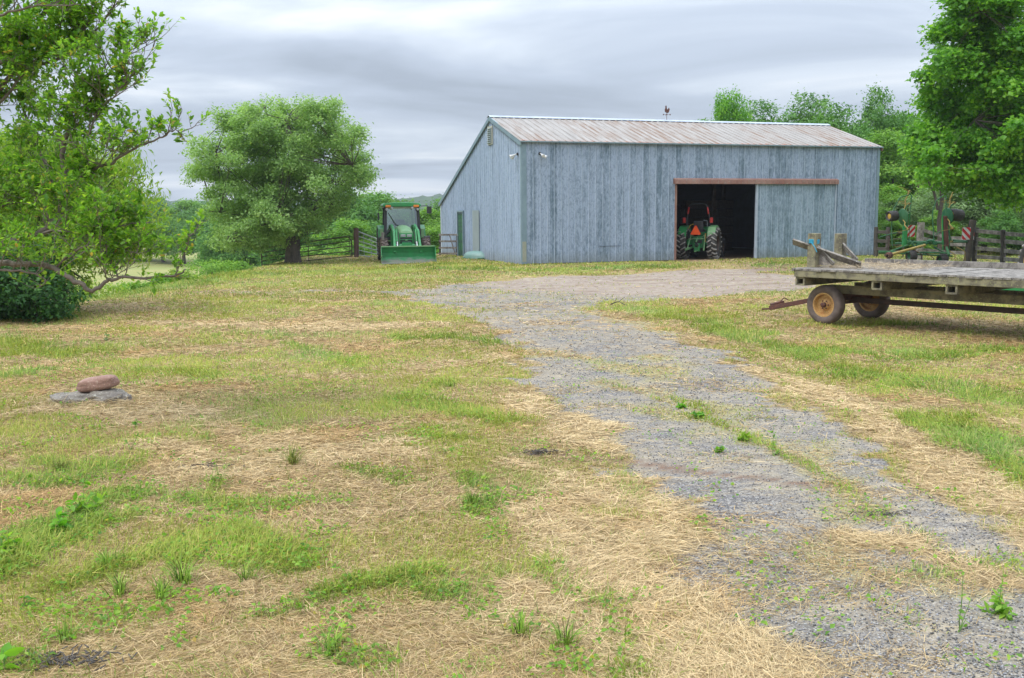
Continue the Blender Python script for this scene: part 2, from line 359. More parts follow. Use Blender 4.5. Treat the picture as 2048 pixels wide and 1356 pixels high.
GREEN = [S([(830,675),(930,672),(1000,694)], .25, 1), S([(600,690),(700,735)], .25, .7), S([(440,680),(600,672)], .3, .5),
 S([(1225,614),(1330,625),(1480,650)], .45, .55), S([(1420,640),(1500,685),(1640,715)], .35, .8), S([(1640,700),(1800,715),(2048,700)], .35, .8),
 S([(1840,850),(1950,905),(2048,960),(2200,1010)], .36, 1.1), S([(1700,745),(1900,775),(2048,810)], .35, .8), S([(0,690),(180,705)], .6, .7), S([(0,760),(60,750)], .2, .8),
 S([(0,960),(160,960)], .3, .8), S([(-50,1150),(60,1060),(200,1000),(280,990)], .19, 1.0), S([(130,1170),(260,1120),(400,1080)], .12, .7),
 S([(330,1005),(500,1010)], .16, .8), S([(880,795),(1010,835)], .2, .8), S([(760,880),(930,880)], .15, .7), S([(930,955),(960,1010)], .1, .8),
 S([(1120,1150),(1200,1250),(1260,1340)], .16, 1), S([(970,1240),(1100,1270)], .14, .9), S([(600,1230),(700,1180),(850,1160)], .12, .8), S([(540,905),(610,900)], .09, 1),
 S([(870,538),(1100,541),(1330,534)], .5, 1), S([(1520,532),(1600,528),(1680,525)], .5, 1), S([(560,548),(750,540),(900,530)], 1.0, .5),
 S([(150,600),(300,575),(480,550)], .8, .9), S([(1340,790),(1440,850),(1560,910),(1640,950)], .10, .9), S([(1250,770),(1320,800)], .08, .6), S([(1640,960),(1760,1030),(1900,1110)], .10, .5), S([(1700,1180),(1800,1250)], .1, .4),
 S([(1780,650),(1900,655),(2048,665)], .3, .8), S([(1790,1160),(1900,1150),(2048,1130)], .12, .6), S([(1300,1280),(1330,1330)], .08, .7), S([(350,1130),(370,1100)], .08, 1), S([(560,1010),(700,1000)], .14, .6), S([(430,1060),(520,1120),(640,1130)], .12, .7), S([(780,820),(900,760)], .14, .6), S([(300,745),(430,760)], .18, .6), S([(840,1190),(960,1210)], .1, .7), S([(700,940),(820,960)], .1, .6),
 S([(0,1330),(60,1340)], .1, .5), S([(470,925),(440,985)], .08, .9), S([(100,925),(140,935)], .08, .7), S([(640,1320),(760,1340)], .1, .8)]
MOSS = [S([(1100,705),(1230,720),(1350,745)], .35, .9), S([(1200,760),(1320,775)], .25, .7), S([(1320,780),(1440,850),(1560,910),(1700,1010)], .28, .8), S([(1640,1000),(1750,1020)], .2, .5), S([(1700,1110),(1960,1180)], .22, .8), S([(1190,612),(1260,640),(1350,660)], .4, .8)]
DIRT = [S([(1010,912),(1100,908),(1300,930),(1480,958),(1640,975)], .05, 1.2), S([(160,652),(220,656)], .15, .8), S([(110,660),(170,662)], .12, .7), S([(385,585),(440,578)], .2, .8), S([(1360,520),(1500,520),(1560,540)], 1.0, .8)]
def strokes(x, y, L, warp=.5):
    o = np.zeros(x.shape)
    wx = (fbm(x, y, 1.3, 31)-.5); wy = (fbm(x, y, 1.3, 47)-.5)
    hf = (fbm(x, y, 4, 5)-.5); h2 = (fbm(x, y, 11, 6)-.5)
    for P, w, k in L:
        s_ = min(1, w*3)*warp
        d = dist_poly(x+wx*s_*1.5, y+wy*s_*1.5, P, False)
        o = np.maximum(o, k*sst(1.75, .25, d/w+hf*1.5+h2*.7))
    return o
def masks(x, y):
    wx = (fbm(x, y, .9, 3)-.5)*.7; wy = (fbm(x, y, .9, 9)-.5)*.7
    hf = (fbm(x, y, 4, 21)-.5)
    fw = sst(11, 24, y)*2.2; wx = wx+(fbm(x, y, .33, 13)-.5)*fw; wy = wy+(fbm(x, y, .33, 19)-.5)*fw
    dg = dist_poly(x+wx, y+wy, GRAVEL, True)
    gr = sst(.38, -.38, dg+hf*.9)
    dt = dist_poly(x, y, TRACK, False); gr = np.maximum(gr, .55*sst(.9, .3, dt+hf))
    yd = sst(.5, -1.4, dist_poly(x+wx*2, y+wy*2, YARD, True)+hf*1.6)
    st = strokes(x, y, STRAW, 1); ge = strokes(x, y, GREEN, 1); ms = strokes(x, y, MOSS, 1); di = strokes(x, y, DIRT, .3)
    ge = ge*(1-.3*st)
    return gr, st, ge, ms, di, yd
def hgt(x, y):
    dx = np.maximum(0, -9.8-x); dy = np.maximum(0, y-50)*sst(9, -1, x)
    d = np.hypot(dx, dy)
    q_ = d*d/(d+2.5); z = -4.6*(1-np.exp(-q_/11))
    far = sst(70, 160, y)
    z = z + far*(fbm(x, y, .012, 60)-.5)*3
    z = z + (fbm(x, y, .45, 71)-.5)*.10*sst(2, 6, y)*sst(60, 40, y) + (fbm(x, y, 2.2, 72)-.5)*.035*sst(60, 30, y)
    # the drive is a little worn in; grass swells stand over it on the left
    z = z + .05*sst(0, -4, x)*sst(20, 12, y)*fbm(x, y, .8, 5)
    z = z - .06*sst(34, 38, y)*sst(50, 46, y)*sst(-2, -6, x)
    # level pad under the barn
    ca, sa = math.cos(.3312), math.sin(.3312)
    lx = (x-.4616)*ca+(y-40.2134)*sa; ly = -(x-.4616)*sa+(y-40.2134)*ca
    q = np.maximum(np.maximum(-lx, lx-17.3), np.maximum(-ly, ly-12.6))
    z = z*sst(0, 2.0, q) - .02*(1-sst(0, 2, q))
    return z
def H1(x, y): return float(hgt(np.array([x], float), np.array([y], float))[0])
def spaced(segs):
    o = [segs[0][0]]
    for a, b, s_ in segs:
        n = max(1, int(round((b-a)/s_))); o += list(np.linspace(a, b, n+1)[1:])
    return np.array(o)
gx = spaced([(-6000,-1500,900),(-1500,-300,100),(-300,-60,12),(-60,-20,1.5),(-20,-12,.3),(-12,12,.11),(12,24,.4),(24,60,2),(60,300,14),(300,1500,120),(1500,6000,900)])
gy = spaced([(-3000,-200,700),(-200,-10,20),(-10,2.5,2),(2.5,14,.09),(14,30,.16),(30,55,.3),(55,120,1.5),(120,400,9),(400,1500,90),(1500,9000,1000)])
XX, YY = np.meshgrid(gx, gy); xf, yf = XX.ravel(), YY.ravel(); zf = hgt(xf, yf)
ny, nx = XX.shape; ii = (np.arange(ny-1)[:, None]*nx+np.arange(nx-1)[None, :]).ravel()
quads = np.stack([ii, ii+1, ii+nx+1, ii+nx], 1)
def ground_mat():
    m = NM('mown ground'); v = m.coord('Object'); gr = m.attr('gravel'); st = m.attr('straw'); ge = m.attr('green'); ms = m.attr('moss'); di = m.attr('dirt'); yd = m.attr('yard'); fa = m.attr('meadow')
    n1 = m.noise(v, 1.1, 6, .6); n2 = m.noise(v, 7, 6, .65); n3 = m.noise(v, 45, 4, .7)
    sv = m.noise(m.coord('Object', (1, 5, 1), (0, 0, .5)), 16, 5, .7, 1.5)
    # turf
    turf = m.mix(m.ramp(n2, [(.35, 0.), (.65, 1.)]), (.29, .205, .085), (.20, .165, .05))
    turf = m.mix(m.math('MULTIPLY', m.ramp(sv, [(.45, 0.), (.65, 1.)]), .6), turf, (.52, .40, .20))
    turf = m.mix(m.math('MULTIPLY', ge, .85, clamp=True), turf, m.mix(n3, (.09, .15, .025), (.19, .25, .055)))
    strawc = m.mix(m.ramp(sv, [(.35, 0.), (.65, 1.)]), (.27, .19, .09), (.54, .42, .23))
    turf = m.mix(m.math('MULTIPLY', st, .9, clamp=True), turf, strawc)
    # gravel: stones
    vc = m.voro(v, 75, 'F1', 'Color'); vd = m.voro(v, 75, 'F1', 'Distance'); sp = m.n('ShaderNodeSeparateColor'); m.l(vc, sp.inputs[0])
    stone = m.ramp(sp.outputs[0], [(.0, (.085, .084, .088)), (.5, (.188, .183, .187)), (.85, (.32, .305, .29)), (1., (.47, .44, .39))])
    stone = m.mix(m.ramp(vd, [(.35, 0.), (.8, .75)]), stone, (.14, .125, .11))
    stone = m.mix(m.math('MULTIPLY', m.ramp(n1, [(.36, 0.), (.60, 1.)]), .55), stone, (.36, .30, .21))
    stone = m.mix(m.math('MULTIPLY', m.ramp(m.noise(m.coord('Object', (1, 2.2, 1), (0, 0, .3)), 3.3, 6, .7), [(.50, 0.), (.62, 1.)]), .55), stone, (.46, .385, .27))
    stone = m.mix(m.math('MULTIPLY', yd, .75), stone, m.mix(m.ramp(m.noise(v, 5, 8, .75), [(.38, 0.), (.62, 1.)]), (.24, .17, .125), (.45, .375, .31)))
    ystr = m.noise(m.coord('Object', (.35, 1.3, 1), (0, 0, -.15)), 1.2, 7, .7)
    stone = m.mix(m.math('MULTIPLY', m.math('MULTIPLY', yd, m.ramp(ystr, [(.50, 0.), (.62, 1.)])), .65), stone, (.20, .135, .095))
    stone = m.mix(m.math('MULTIPLY', m.math('MULTIPLY', yd, m.ramp(ystr, [(.30, 1.), (.44, 0.)])), .5), stone, (.40, .36, .20))
    stone = m.mix(m.math('MULTIPLY', ms, .75, clamp=True), stone, m.mix(n2, (.31, .29, .10), (.42, .38, .16)))
    stone = m.mix(m.math('MULTIPLY', st, .8, clamp=True), stone, strawc)
    e1 = m.math('ADD', gr, m.math('MULTIPLY', m.math('SUBTRACT', m.noise(v, 4, 8, .75), .5), 1.8))
    col = m.mix(m.ramp(e1, [(.38, 0.), (.62, 1.)]), turf, stone)
    col = m.mix(m.math('MULTIPLY', di, m.ramp(n2, [(.3, .5), (.6, 1.)])), col, m.mix(n2, (.15, .095, .07), (.24, .16, .11)))
    # low hay meadow beyond the crest
    sw = m.noise(m.coord('Object', (.02, .35, 1), (0, 0, .25)), 1.0, 4, .6)
    mead = m.mix(m.ramp(sw, [(.42, 0.), (.58, 1.)]), (.29, .28, .095), (.22, .26, .075))
    mead = m.mix(m.math('MULTIPLY', m.ramp(n1, [(.4, 0.), (.7, 1.)]), .4), mead, (.27, .25, .11))
    col = m.mix(fa, col, mead)
    hb = m.math('ADD', m.math('MULTIPLY', vd, m.math('MULTIPLY', gr, -1.0)), m.math('MULTIPLY', n3, .8))
    m.bump(hb, .6, .02)
    return m.fin(col, .9, 0, .2)
ground = npmesh('ground', np.stack([xf, yf, zf], 1), quads, ground_mat(), smooth=True)
mk = masks(xf, yf); near = sst(75, 55, yf)*sst(26, 20, np.abs(xf))
meadow = np.maximum(sst(-11, -14, xf), sst(54, 60, yf)*1.0)
rightlush = sst(10.2, 12.5, xf)*sst(30, 33, yf)
for nme, arr in zip(('gravel', 'straw', 'green', 'moss', 'dirt', 'yard'), mk):
    a = ground.data.attributes.new(nme, 'FLOAT', 'POINT')
    arr = arr*near*(1-meadow)
    if nme == 'green': arr = np.maximum(arr, rightlush*1.1)
    if nme in ('dirt', 'green', 'gravel'):
        lx_ = (xf-.4616)*math.cos(.3312)+(yf-40.2134)*math.sin(.3312); ly_ = -(xf-.4616)*math.sin(.3312)+(yf-40.2134)*math.cos(.3312)
        ib_ = (lx_ > -.1) & (lx_ < 17.4) & (ly_ > -.3) & (ly_ < 12.7); arr = np.where(ib_, 1.0 if nme == 'dirt' else 0.0, arr)
    a.data.foreach_set('value', arr.astype(np.float32))
a = ground.data.attributes.new('meadow', 'FLOAT', 'POINT'); a.data.foreach_set('value', (meadow*(1-rightlush)).astype(np.float32))
tag(ground, kind='structure')

# ---- individual blades and straws (numpy), one grass object and one straw object
DENS = 1.0
def scatter():
    Ys = np.linspace(3.4, 50, 800); D = 7200*DENS*np.minimum(1, (6.0/Ys)**1.62); W = 1.24*Ys+1.6
    n = int(np.trapezoid(D*W, Ys)) if hasattr(np, 'trapezoid') else int(np.trapz(D*W, Ys))
    c = np.cumsum(D*W); c = c/c[-1]; y = np.interp(RNG.random(n), c, Ys); x = (RNG.random(n)-.5)*(1.24*y+1.6)
    return x, y
bx, by = scatter()
gr, st, ge, ms, di, yd = masks(bx, by)
patch = fbm(bx, by, .9, 101, 3); p2 = fbm(bx, by, 3.2, 111, 3)
ca, sa = math.cos(.3312), math.sin(.3312)
lx = (bx-.4616)*ca+(by-40.2134)*sa; ly = -(bx-.4616)*sa+(by-40.2134)*ca
inbarn = (lx > -.05) & (lx < 17.4) & (ly > -.05) & (ly < 12.7)
pg = np.clip(.34+(patch-.5)*1.7+(p2-.5)*.9+ge*.62-st*.55-.06*sst(7, 4, by), .05, .95)
pg = np.where(by > 24, np.maximum(pg, .4), pg)
r = RNG.random(len(bx))
thin = np.clip(.05+.9*sst(.50, .74, fbm(bx, by*1.6, 1.1, 401, 4))+.25*sst(12, 20, by), 0, 1)*.5
gsel = gr+(fbm(bx, by, 3.5, 411, 3)-.5)*1.1
keep = r < np.where(gsel > .5, thin*.95+.85*np.clip(st, 0, 1)+.45*ms+.55*np.clip(ge, 0, 1), 1.0)*(1-.6*di)
keep &= (RNG.random(len(bx)) > sst(.08, .75, yd+(fbm(bx, by, 1.2, 421, 3)-.5)*.9)*.86) & ~inbarn
bx, by, gr, st, ge, ms, pg, patch, p2 = [q[keep] for q in (bx, by, gr, st, ge, ms, pg, patch, p2)]
isg = RNG.random(len(bx)) < pg*np.where(gr > .5, .8, 1.0)
bz = hgt(bx, by)
def blades(x, y, z, L, w, az, lean, curve, col, name, mat):
    n = len(x); wv = np.stack([np.cos(az+PI/2), np.sin(az+PI/2), np.zeros(n)], 1)
    d = np.stack([np.cos(az), np.sin(az)], 1); pts = []
    P = np.stack([x, y, z], 1); ang = lean.copy(); seg = L/2
    rows = [P]
    for k in range(2):
        P = P+np.stack([d[:, 0]*np.cos(ang)*seg, d[:, 1]*np.cos(ang)*seg, np.sin(ang)*seg], 1); rows.append(P); ang = ang-curve
    ws = [w*.5, w*.42, w*.10 if name == 'grass' else w*.35]
    co = np.empty((n, 6, 3)); tw = RNG.normal(0, .35, n)
    for k in range(3):
        wz = wv*ws[k][:, None]; wz[:, 2] += ws[k]*tw
        co[:, 2*k] = rows[k]-wz; co[:, 2*k+1] = rows[k]+wz
    b = (np.arange(n)*6)[:, None]
    q = np.concatenate([b+np.array([[0, 1, 3, 2]]), b+np.array([[2, 3, 5, 4]])], 1).reshape(-1, 4)
    c = np.repeat(col[:, None, :], 6, 1).reshape(-1, 3)
    return npmesh(name, co.reshape(-1, 3), q, mat, col=c)
def bladecol(a, b, c, t, u):
    a, b, c = [np.array(q)[None] for q in (a, b, c)]; t = t[:, None]; u = u[:, None]
    return (a*(1-t)+b*t)*(1-u)+c*u
def blade_mat(name, trans):
    m = NM(name); col = m.attr('tint', 'Color'); m.fin(col, .6, 0, .3)
    tr = m.n('ShaderNodeBsdfTranslucent'); m.l(col, tr.inputs[0]); mx = m.n('ShaderNodeMixShader'); mx.inputs[0].default_value = trans
    m.l(m.b.outputs[0], mx.inputs[1]); m.l(tr.outputs[0], mx.inputs[2]); m.l(mx.outputs[0], m.out.inputs[0]); return m.m
g = isg; n = g.sum(); yy = by[g]; rr = RNG.random
lush = np.clip(ge[g], 0, 1); flow = fbm(bx[g], by[g], .5, 200)*2*PI*2
Lg = (.025+.05*rr(n)+.10*lush*rr(n)*(.6+.4*rr(n)))*(1+.5*sst(10, 30, yy))
Lg = np.where(gr[g] > .5, Lg*.7, Lg)
wg = (.0030+.0025*rr(n)+.0025*lush*rr(n))*np.maximum(1, yy/6.5)
leang = np.clip(RNG.normal(.85, .35, n), .15, 1.5)
t_ = np.clip(.5+(patch[g]-.5)*1.4+RNG.normal(0, .25, n), 0, 1); u_ = (rr(n) < .30-.2*lush)*(.4+.6*rr(n))
cg = bladecol((.16, .27, .040), (.37, .42, .065), (.56, .44, .14), t_, u_)
cg = cg*(.75+.5*rr(n))[:, None]
cool = sst(.52, .75, fbm(bx[g], by[g], .7, 300))[:, None]*.45
cg = cg*(1-cool)+cool*cg*np.array([[.85, 1.05, 1.9]])
grass = blades(bx[g], by[g], bz[g]-.003, Lg, wg, flow+RNG.normal(0, 1.1, n), leang, RNG.normal(.5, .3, n), cg, 'grass', blade_mat('grass blades', .35))
tag(grass, 'short uneven green and yellowing grass over the mown yard', 'grass', kind='stuff')
s_ = ~isg; n = s_.sum(); yy = by[s_]; heavy = np.clip(st[s_], 0, 1)
Ls = (.03+.07*rr(n)+.10*rr(n)**3+.05*heavy*rr(n))*(1+.3*sst(10, 30, yy)); Ls = np.where(gr[s_]*(1-heavy) > .5, Ls*.8, Ls)
ws = (.0012+.0018*rr(n)**1.5)*np.maximum(1, yy/4.2)
fl = fbm(bx[s_], by[s_], .45, 210)*2*PI*1.5
liea = np.where(rr(n) < .35, fl+RNG.normal(0, .6, n), rr(n)*2*PI)
t_ = np.clip(.45+RNG.normal(0, .3, n)+.35*heavy, 0, 1); u_ = (rr(n) < .42*(1-.45*heavy))*(.3+.7*rr(n))
cs = bladecol((.44, .285, .115), (.76, .60, .34), (.15, .09, .04), t_, u_)*(.8+.4*rr(n))[:, None]
og = sst(.50, .72, fbm(bx[s_], by[s_], 1.2, 320))[:, None]*(1-heavy[:, None])*.45
cs = cs*(1-og)+og*cs*np.array([[1.08, .86, .58]])
straw = blades(bx[s_], by[s_], bz[s_]+rr(n)*(.006+.018*heavy), Ls, ws, liea, np.abs(RNG.normal(.02, .10, n)), RNG.normal(.05, .12, n), cs, 'straw', blade_mat('dry straw', .2))
tag(straw, 'dry cut hay stalks strewn over the yard and drive', 'hay', kind='stuff')
# loose pebbles on the near drive
def pebbles(n):
    y = 3.6+20*RNG.random(n)**2.0; x = (RNG.random(n)*.62-.02)*y*1.0
    gr, st, ge, ms, di, yd = masks(x, y); k = (gr+(fbm(x, y, 3.5, 411, 3)-.5)*1.1 > .5) & (st < .4) & (RNG.random(len(x)) < sst(20, 8, y)+.05); x, y = x[k], y[k]; n = len(x)
    base = np.array([[1,0,0],[0,1,0],[-1,0,0],[0,-1,0],[0,0,.8],[0,0,-.5]]); s = (.003+.0055*RNG.random(n)**2)*np.maximum(1, y/8)
    a = RNG.random(n)*2*PI; co = np.repeat(base[None], n, 0)*(.6+.8*RNG.random((n, 6, 1)))*s[:, None, None]
    c, sn = np.cos(a)[:, None], np.sin(a)[:, None]; X = co[:, :, 0]*c-co[:, :, 1]*sn; Y = co[:, :, 0]*sn+co[:, :, 1]*c
    co = np.stack([X+x[:, None], Y+y[:, None], co[:, :, 2]+(hgt(x, y)+s*.3)[:, None]], 2)
    T = np.array([[0,1,4],[1,2,4],[2,3,4],[3,0,4],[1,0,5],[2,1,5],[3,2,5],[0,3,5]])
    q = ((np.arange(n)*6)[:, None, None]+T[None]).reshape(-1, 3)
    v = .09+.33*RNG.random(n)**1.6; tint = np.stack([v*1.0, v*.98, v*(.92+.13*RNG.random(n))], 1)
    return npmesh('gravel', co.reshape(-1, 3), q, blade_mat('gravel stone', 0.0), col=np.repeat(tint[:, None], 6, 1).reshape(-1, 3), nv=3)
tag(pebbles(90000), 'loose grey gravel on the drive', 'gravel', kind='stuff')
# ------------------------------------------------------------------ barn
BYAW = .3312; BL, BD, ZE, ZR, RY, Z2 = 17.3, 12.62, 4.88, 6.16, 4.0, 2.56
barn = empty('barn', (.4616, 40.2134, 0), BYAW)
tag(barn, 'long grey blue ribbed steel barn with an open sliding doorway', 'barn')
def roofz(y): return ZE+(ZR-ZE)*y/RY if y <= RY else ZR+(Z2-ZR)*(y-RY)/(BD-RY)
def ribprofile(L, pitch=.3048, rib=.034, top=.030, flank=.018, minor=True):
    pts = [(0.0, 0.0)]; k = 0; x = pitch*.5
    while x < L-.1:
        if x-top/2-flank > 0: pts += [(x-top/2-flank, 0), (x-top/2, rib), (x+top/2, rib), (x+top/2+flank, 0)]
        if minor:
            for q in (.36, .64):
                c = x+pitch*q
                if c < L-.05: pts += [(c-.016, 0), (c-.006, .006), (c+.006, .006), (c+.016, 0)]
        x += pitch
    pts.append((L, 0)); return pts
def ribbed(name, L, zb, zt, org, ex, en, mat, parent, breaks=(), back=.0, **kw):
    # ribbed sheet along ex, standing up z, ribs along en; zb, zt = functions of the distance along the wall
    pr = ribprofile(L, **kw)
    for b in breaks:
        o_ = np.interp(b, [p[0] for p in pr], [p[1] for p in pr])
        pr += [(b-1e-4, float(o_)), (b+1e-4, float(o_))]
    pr.sort(); mb = MB(); org = Vector(org); ex = Vector(ex); en = Vector(en); Z = Vector((0, 0, 1))
    for (a, oa), (b, ob) in zip(pr[:-1], pr[1:]):
        m_ = (a+b)/2; z0 = zb(m_)
        if b-a < 1e-3: continue
        mb.add([org+ex*a+en*oa+Z*z0, org+ex*b+en*ob+Z*z0, org+ex*b+en*ob+Z*zt(b), org+ex*a+en*oa+Z*zt(a)], [(0, 1, 2, 3)])
    return mb.build(name, mat, parent)
O0, O1, OH = 6.90, 10.95, 3.24
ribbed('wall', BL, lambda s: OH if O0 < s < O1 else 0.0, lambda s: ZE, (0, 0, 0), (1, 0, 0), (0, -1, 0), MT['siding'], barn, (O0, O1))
ribbed('wall', BD, lambda s: -.25, lambda s: roofz(s)-.01, (0, BD, 0), (0, -1, 0), (-1, 0, 0), MT['siding_side'], barn, (BD-RY,)) if 0 else None
wl = ribprofile(BD)
mb = MB()
prw = sorted(wl+[(RY-1e-4, 0), (RY+1e-4, 0)])
for (a, oa), (b, ob) in zip(prw[:-1], prw[1:]):
    if b-a < 1e-3: continue
    mb.add([(-ob, b, -.3), (-oa, a, -.3), (-oa, a, roofz(a)-.01), (-ob, b, roofz(b)-.01)], [(0, 1, 2, 3)])
w2 = mb.build('wall', MT['siding_side'], barn); w2['label'] = 'bluer gable end wall with close ribs'
mb = MB()
mb.add([(BL, 0, -.1), (BL, BD, -.1), (BL, BD, Z2), (BL, RY, ZR-.01), (BL, 0, ZE)], [(0, 1, 2, 3, 4)])
mb.add([(BL, BD, -.3), (0, BD, -.3), (0, BD, Z2), (BL, BD, Z2)], [(0, 1, 2, 3)])
mb.build('wall', MT['siding_side'], barn)['label'] = 'plain rear and far end walls'
# inside: timber posts, girts and a dark lining
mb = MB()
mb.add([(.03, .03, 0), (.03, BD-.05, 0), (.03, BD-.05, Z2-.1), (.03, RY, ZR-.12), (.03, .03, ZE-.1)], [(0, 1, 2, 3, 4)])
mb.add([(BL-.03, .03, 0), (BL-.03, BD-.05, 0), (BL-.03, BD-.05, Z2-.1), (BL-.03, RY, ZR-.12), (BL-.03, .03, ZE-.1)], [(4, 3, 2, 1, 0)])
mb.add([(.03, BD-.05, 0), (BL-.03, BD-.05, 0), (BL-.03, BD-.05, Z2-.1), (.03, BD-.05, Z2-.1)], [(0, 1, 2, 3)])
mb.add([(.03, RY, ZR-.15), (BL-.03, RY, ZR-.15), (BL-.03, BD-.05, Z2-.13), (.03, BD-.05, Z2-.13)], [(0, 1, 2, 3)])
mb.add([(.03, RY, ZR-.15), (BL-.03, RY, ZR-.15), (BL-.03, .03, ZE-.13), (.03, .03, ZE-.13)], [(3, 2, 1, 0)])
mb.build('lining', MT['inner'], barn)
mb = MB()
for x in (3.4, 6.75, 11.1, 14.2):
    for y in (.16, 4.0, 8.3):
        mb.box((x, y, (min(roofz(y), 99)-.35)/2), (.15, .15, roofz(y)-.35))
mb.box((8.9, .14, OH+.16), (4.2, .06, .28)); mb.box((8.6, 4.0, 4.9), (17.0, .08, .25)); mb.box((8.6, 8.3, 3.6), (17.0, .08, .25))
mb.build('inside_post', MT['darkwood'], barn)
# roof sheets with ribs running up the slope
def roofsheet(y0, z0, y1, z1, name, flip):
    d = Vector((0, y1-y0, z1-z0)); Ls = d.length; d.normalize(); nrm = Vector((0, -d.z, d.y))
    if nrm.z < 0: nrm = -nrm
    pr = ribprofile(BL+.2, rib=.03, top=.028, flank=.02, minor=False); mb = MB(); o = Vector((-.1, y0, z0))
    for (a, oa), (b, ob) in zip(pr[:-1], pr[1:]):
        p = [o+Vector((a, 0, 0))+nrm*oa, o+Vector((b, 0, 0))+nrm*ob]
        mb.add([p[0], p[1], p[1]+d*Ls, p[0]+d*Ls], [(0, 1, 2, 3) if not flip else (3, 2, 1, 0)])
    # underside
    u = [o-nrm*.03, o+Vector((BL+.2, 0, 0))-nrm*.03]; mb.add([u[0], u[1], u[1]+d*Ls, u[0]+d*Ls], [(0, 1, 2, 3)])
    return mb.build(name, MT['roof'], barn)
s1 = (ZR-ZE)/RY; s2 = (Z2-ZR)/(BD-RY)
rf = roofsheet(-.10, ZE+.06-.10*s1, RY, ZR+.06, 'roof', False)
rb = roofsheet(RY, ZR+.06, BD+.15, Z2+.06+.15*s2, 'roof', False); rb['label'] = 'long rear roof slope'
mb = MB()                                                   # ridge cap sits on the ribs
mb.add([(-.12, RY-.20, ZR+.108-.20*s1), (BL+.12, RY-.20, ZR+.108-.20*s1), (BL+.12, RY, ZR+.125), (-.12, RY, ZR+.125), (BL+.12, RY+.2, ZR+.108+.2*s2), (-.12, RY+.2, ZR+.108+.2*s2),
        (-.12, RY-.205, ZR+.093-.20*s1), (BL+.12, RY-.205, ZR+.093-.20*s1)], [(0, 1, 2, 3), (3, 2, 4, 5), (6, 7, 1, 0)])
mb.build('ridge_cap', MT['trimlight'], rf)
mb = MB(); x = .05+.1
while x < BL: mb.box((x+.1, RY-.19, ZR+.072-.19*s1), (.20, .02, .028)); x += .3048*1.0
mb.build('ridge_gap_shade', MT['black'], rf)  # dark blocks put in as the shade between ribs under the cap
mb = MB()                                                   # rake and corner trim
mb.bar((-.075, -.10, ZE-.055-.03), (-.075, RY, ZR-.02), .05, .17); mb.bar((-.075, RY, ZR-.02), (-.075, BD+.14, Z2-.045), .05, .17)
mb.bar((BL+.075, -.10, ZE-.055-.03), (BL+.075, RY, ZR-.02), .05, .17); mb.bar((BL+.075, RY, ZR-.02), (BL+.075, BD+.14, Z2-.045), .05, .17)
mb.build('rake_trim', MT['trimblue'], barn) if 0 else None
for xx in (-.075, BL+.075): MB().bar((xx, -.10, ZE-.085), (xx, RY, ZR-.02), .05, .17).bar((xx, RY, ZR-.02), (xx, BD+.14, Z2-.045), .05, .17).build('rake_trim', MT['trimblue'] if xx < 0 else MT['rustframe'], barn)
mb = MB(); mb.box((.07, -.031, 2.4), (.20, .012, 4.8)); mb.box((-.031, .045, 2.4), (.012, .16, 4.8)); mb.build('corner_trim', MT['trimblue'], barn)
mb = MB(); mb.box((BL-.07, -.031, 2.4), (.15, .012, 4.8)); mb.build('corner_trim', MT['trimblue'], barn)
mb = MB(); mb.box((-.031, BD-.09, 1.2), (.012, .2, 2.9)); mb.build('corner_trim', MT['trimlight'], barn)['label'] = 'pale far corner trim'
mb = MB(); mb.box((.06, -.041, .50), (.17, .008, .82)); mb.build('corner_patch', mat_plain('algae stained sheet', (.25, .27, .20), (.30, .31, .26), 6, .7), barn)
MB().box((BL/2-5.2, -.03, -.03), (6.6, .05, .10)).build('skirt_board', MT['darkwood'], barn); MB().box((O1+3.2, -.03, -.03), (6.2, .05, .10)).build('skirt_board', MT['darkwood'], barn)
mb = MB(); mb.bar((3.35, -.030, .66), (4.35, -.030, .66), .012, .014); mb.build('sheet_lap', MT['inner'], barn)
# gutter line under the front eave
mb = MB(); mb.box((BL/2, -.125, ZE+.005), (BL+.2, .03, .05)); mb.build('eave_trim', MT['trimblue'], barn)
# side door, panel, louvre on the gable end
dr = MB().box((-.02, 8.85, 1.03), (.05, .86, 2.06)).build('door', MT['doorgreen'], barn); dr['label'] = 'dark green side door'
mb = MB()
for z in (.45, .95): mb.box((-.048, 8.66, z), (.012, .28, .36)); mb.box((-.048, 9.04, z), (.012, .28, .36))
for k in range(4): mb.box((-.048, 8.66, 1.32+k*.19), (.01, .28, .14)); mb.box((-.048, 9.04, 1.32+k*.19), (.01, .28, .14))
mb.build('door_panel', MT['darkgreen'], dr)
MB().lathe([(0, .012), (.05, .012), (.052, .035), (.08, .035), (.095, .02)], (-.04, 9.2, 1.0), (-1, 0, 0), 12).build('handle', MT['steel'], dr, 40)
mb = MB(); mb.box((-.05, 8.36, 1.06), (.07, .09, 2.16)); mb.box((-.05, 9.34, 1.06), (.07, .09, 2.16)); mb.box((-.05, 8.85, 2.16), (.07, 1.07, .09)); mb.build('frame', MT['trimblue'], dr)
MB().box((-.042, 6.3, 1.05), (.03, 1.0, 2.3)).build('side_panel', MT['trimgrey'], barn, bevel=.004)['label'] = 'flat pale grey sheet covering an opening'
lv = MB().box((-.04, 4.0, 5.42), (.04, .66, .80)).build('louvre', MT['dirtywhite'], barn, bevel=.004)
mb = MB()
for k in range(8): mb.box((-.085, 4.0, 5.12+k*.085), (.06, .52, .02), Matrix.Rotation(-.7, 3, 'Y'))
for k in range(8): mb.box((-.062, 4.0, 5.085+k*.085), (.006, .52, .035))
mb.build('slat', MT['trimgrey'], lv)
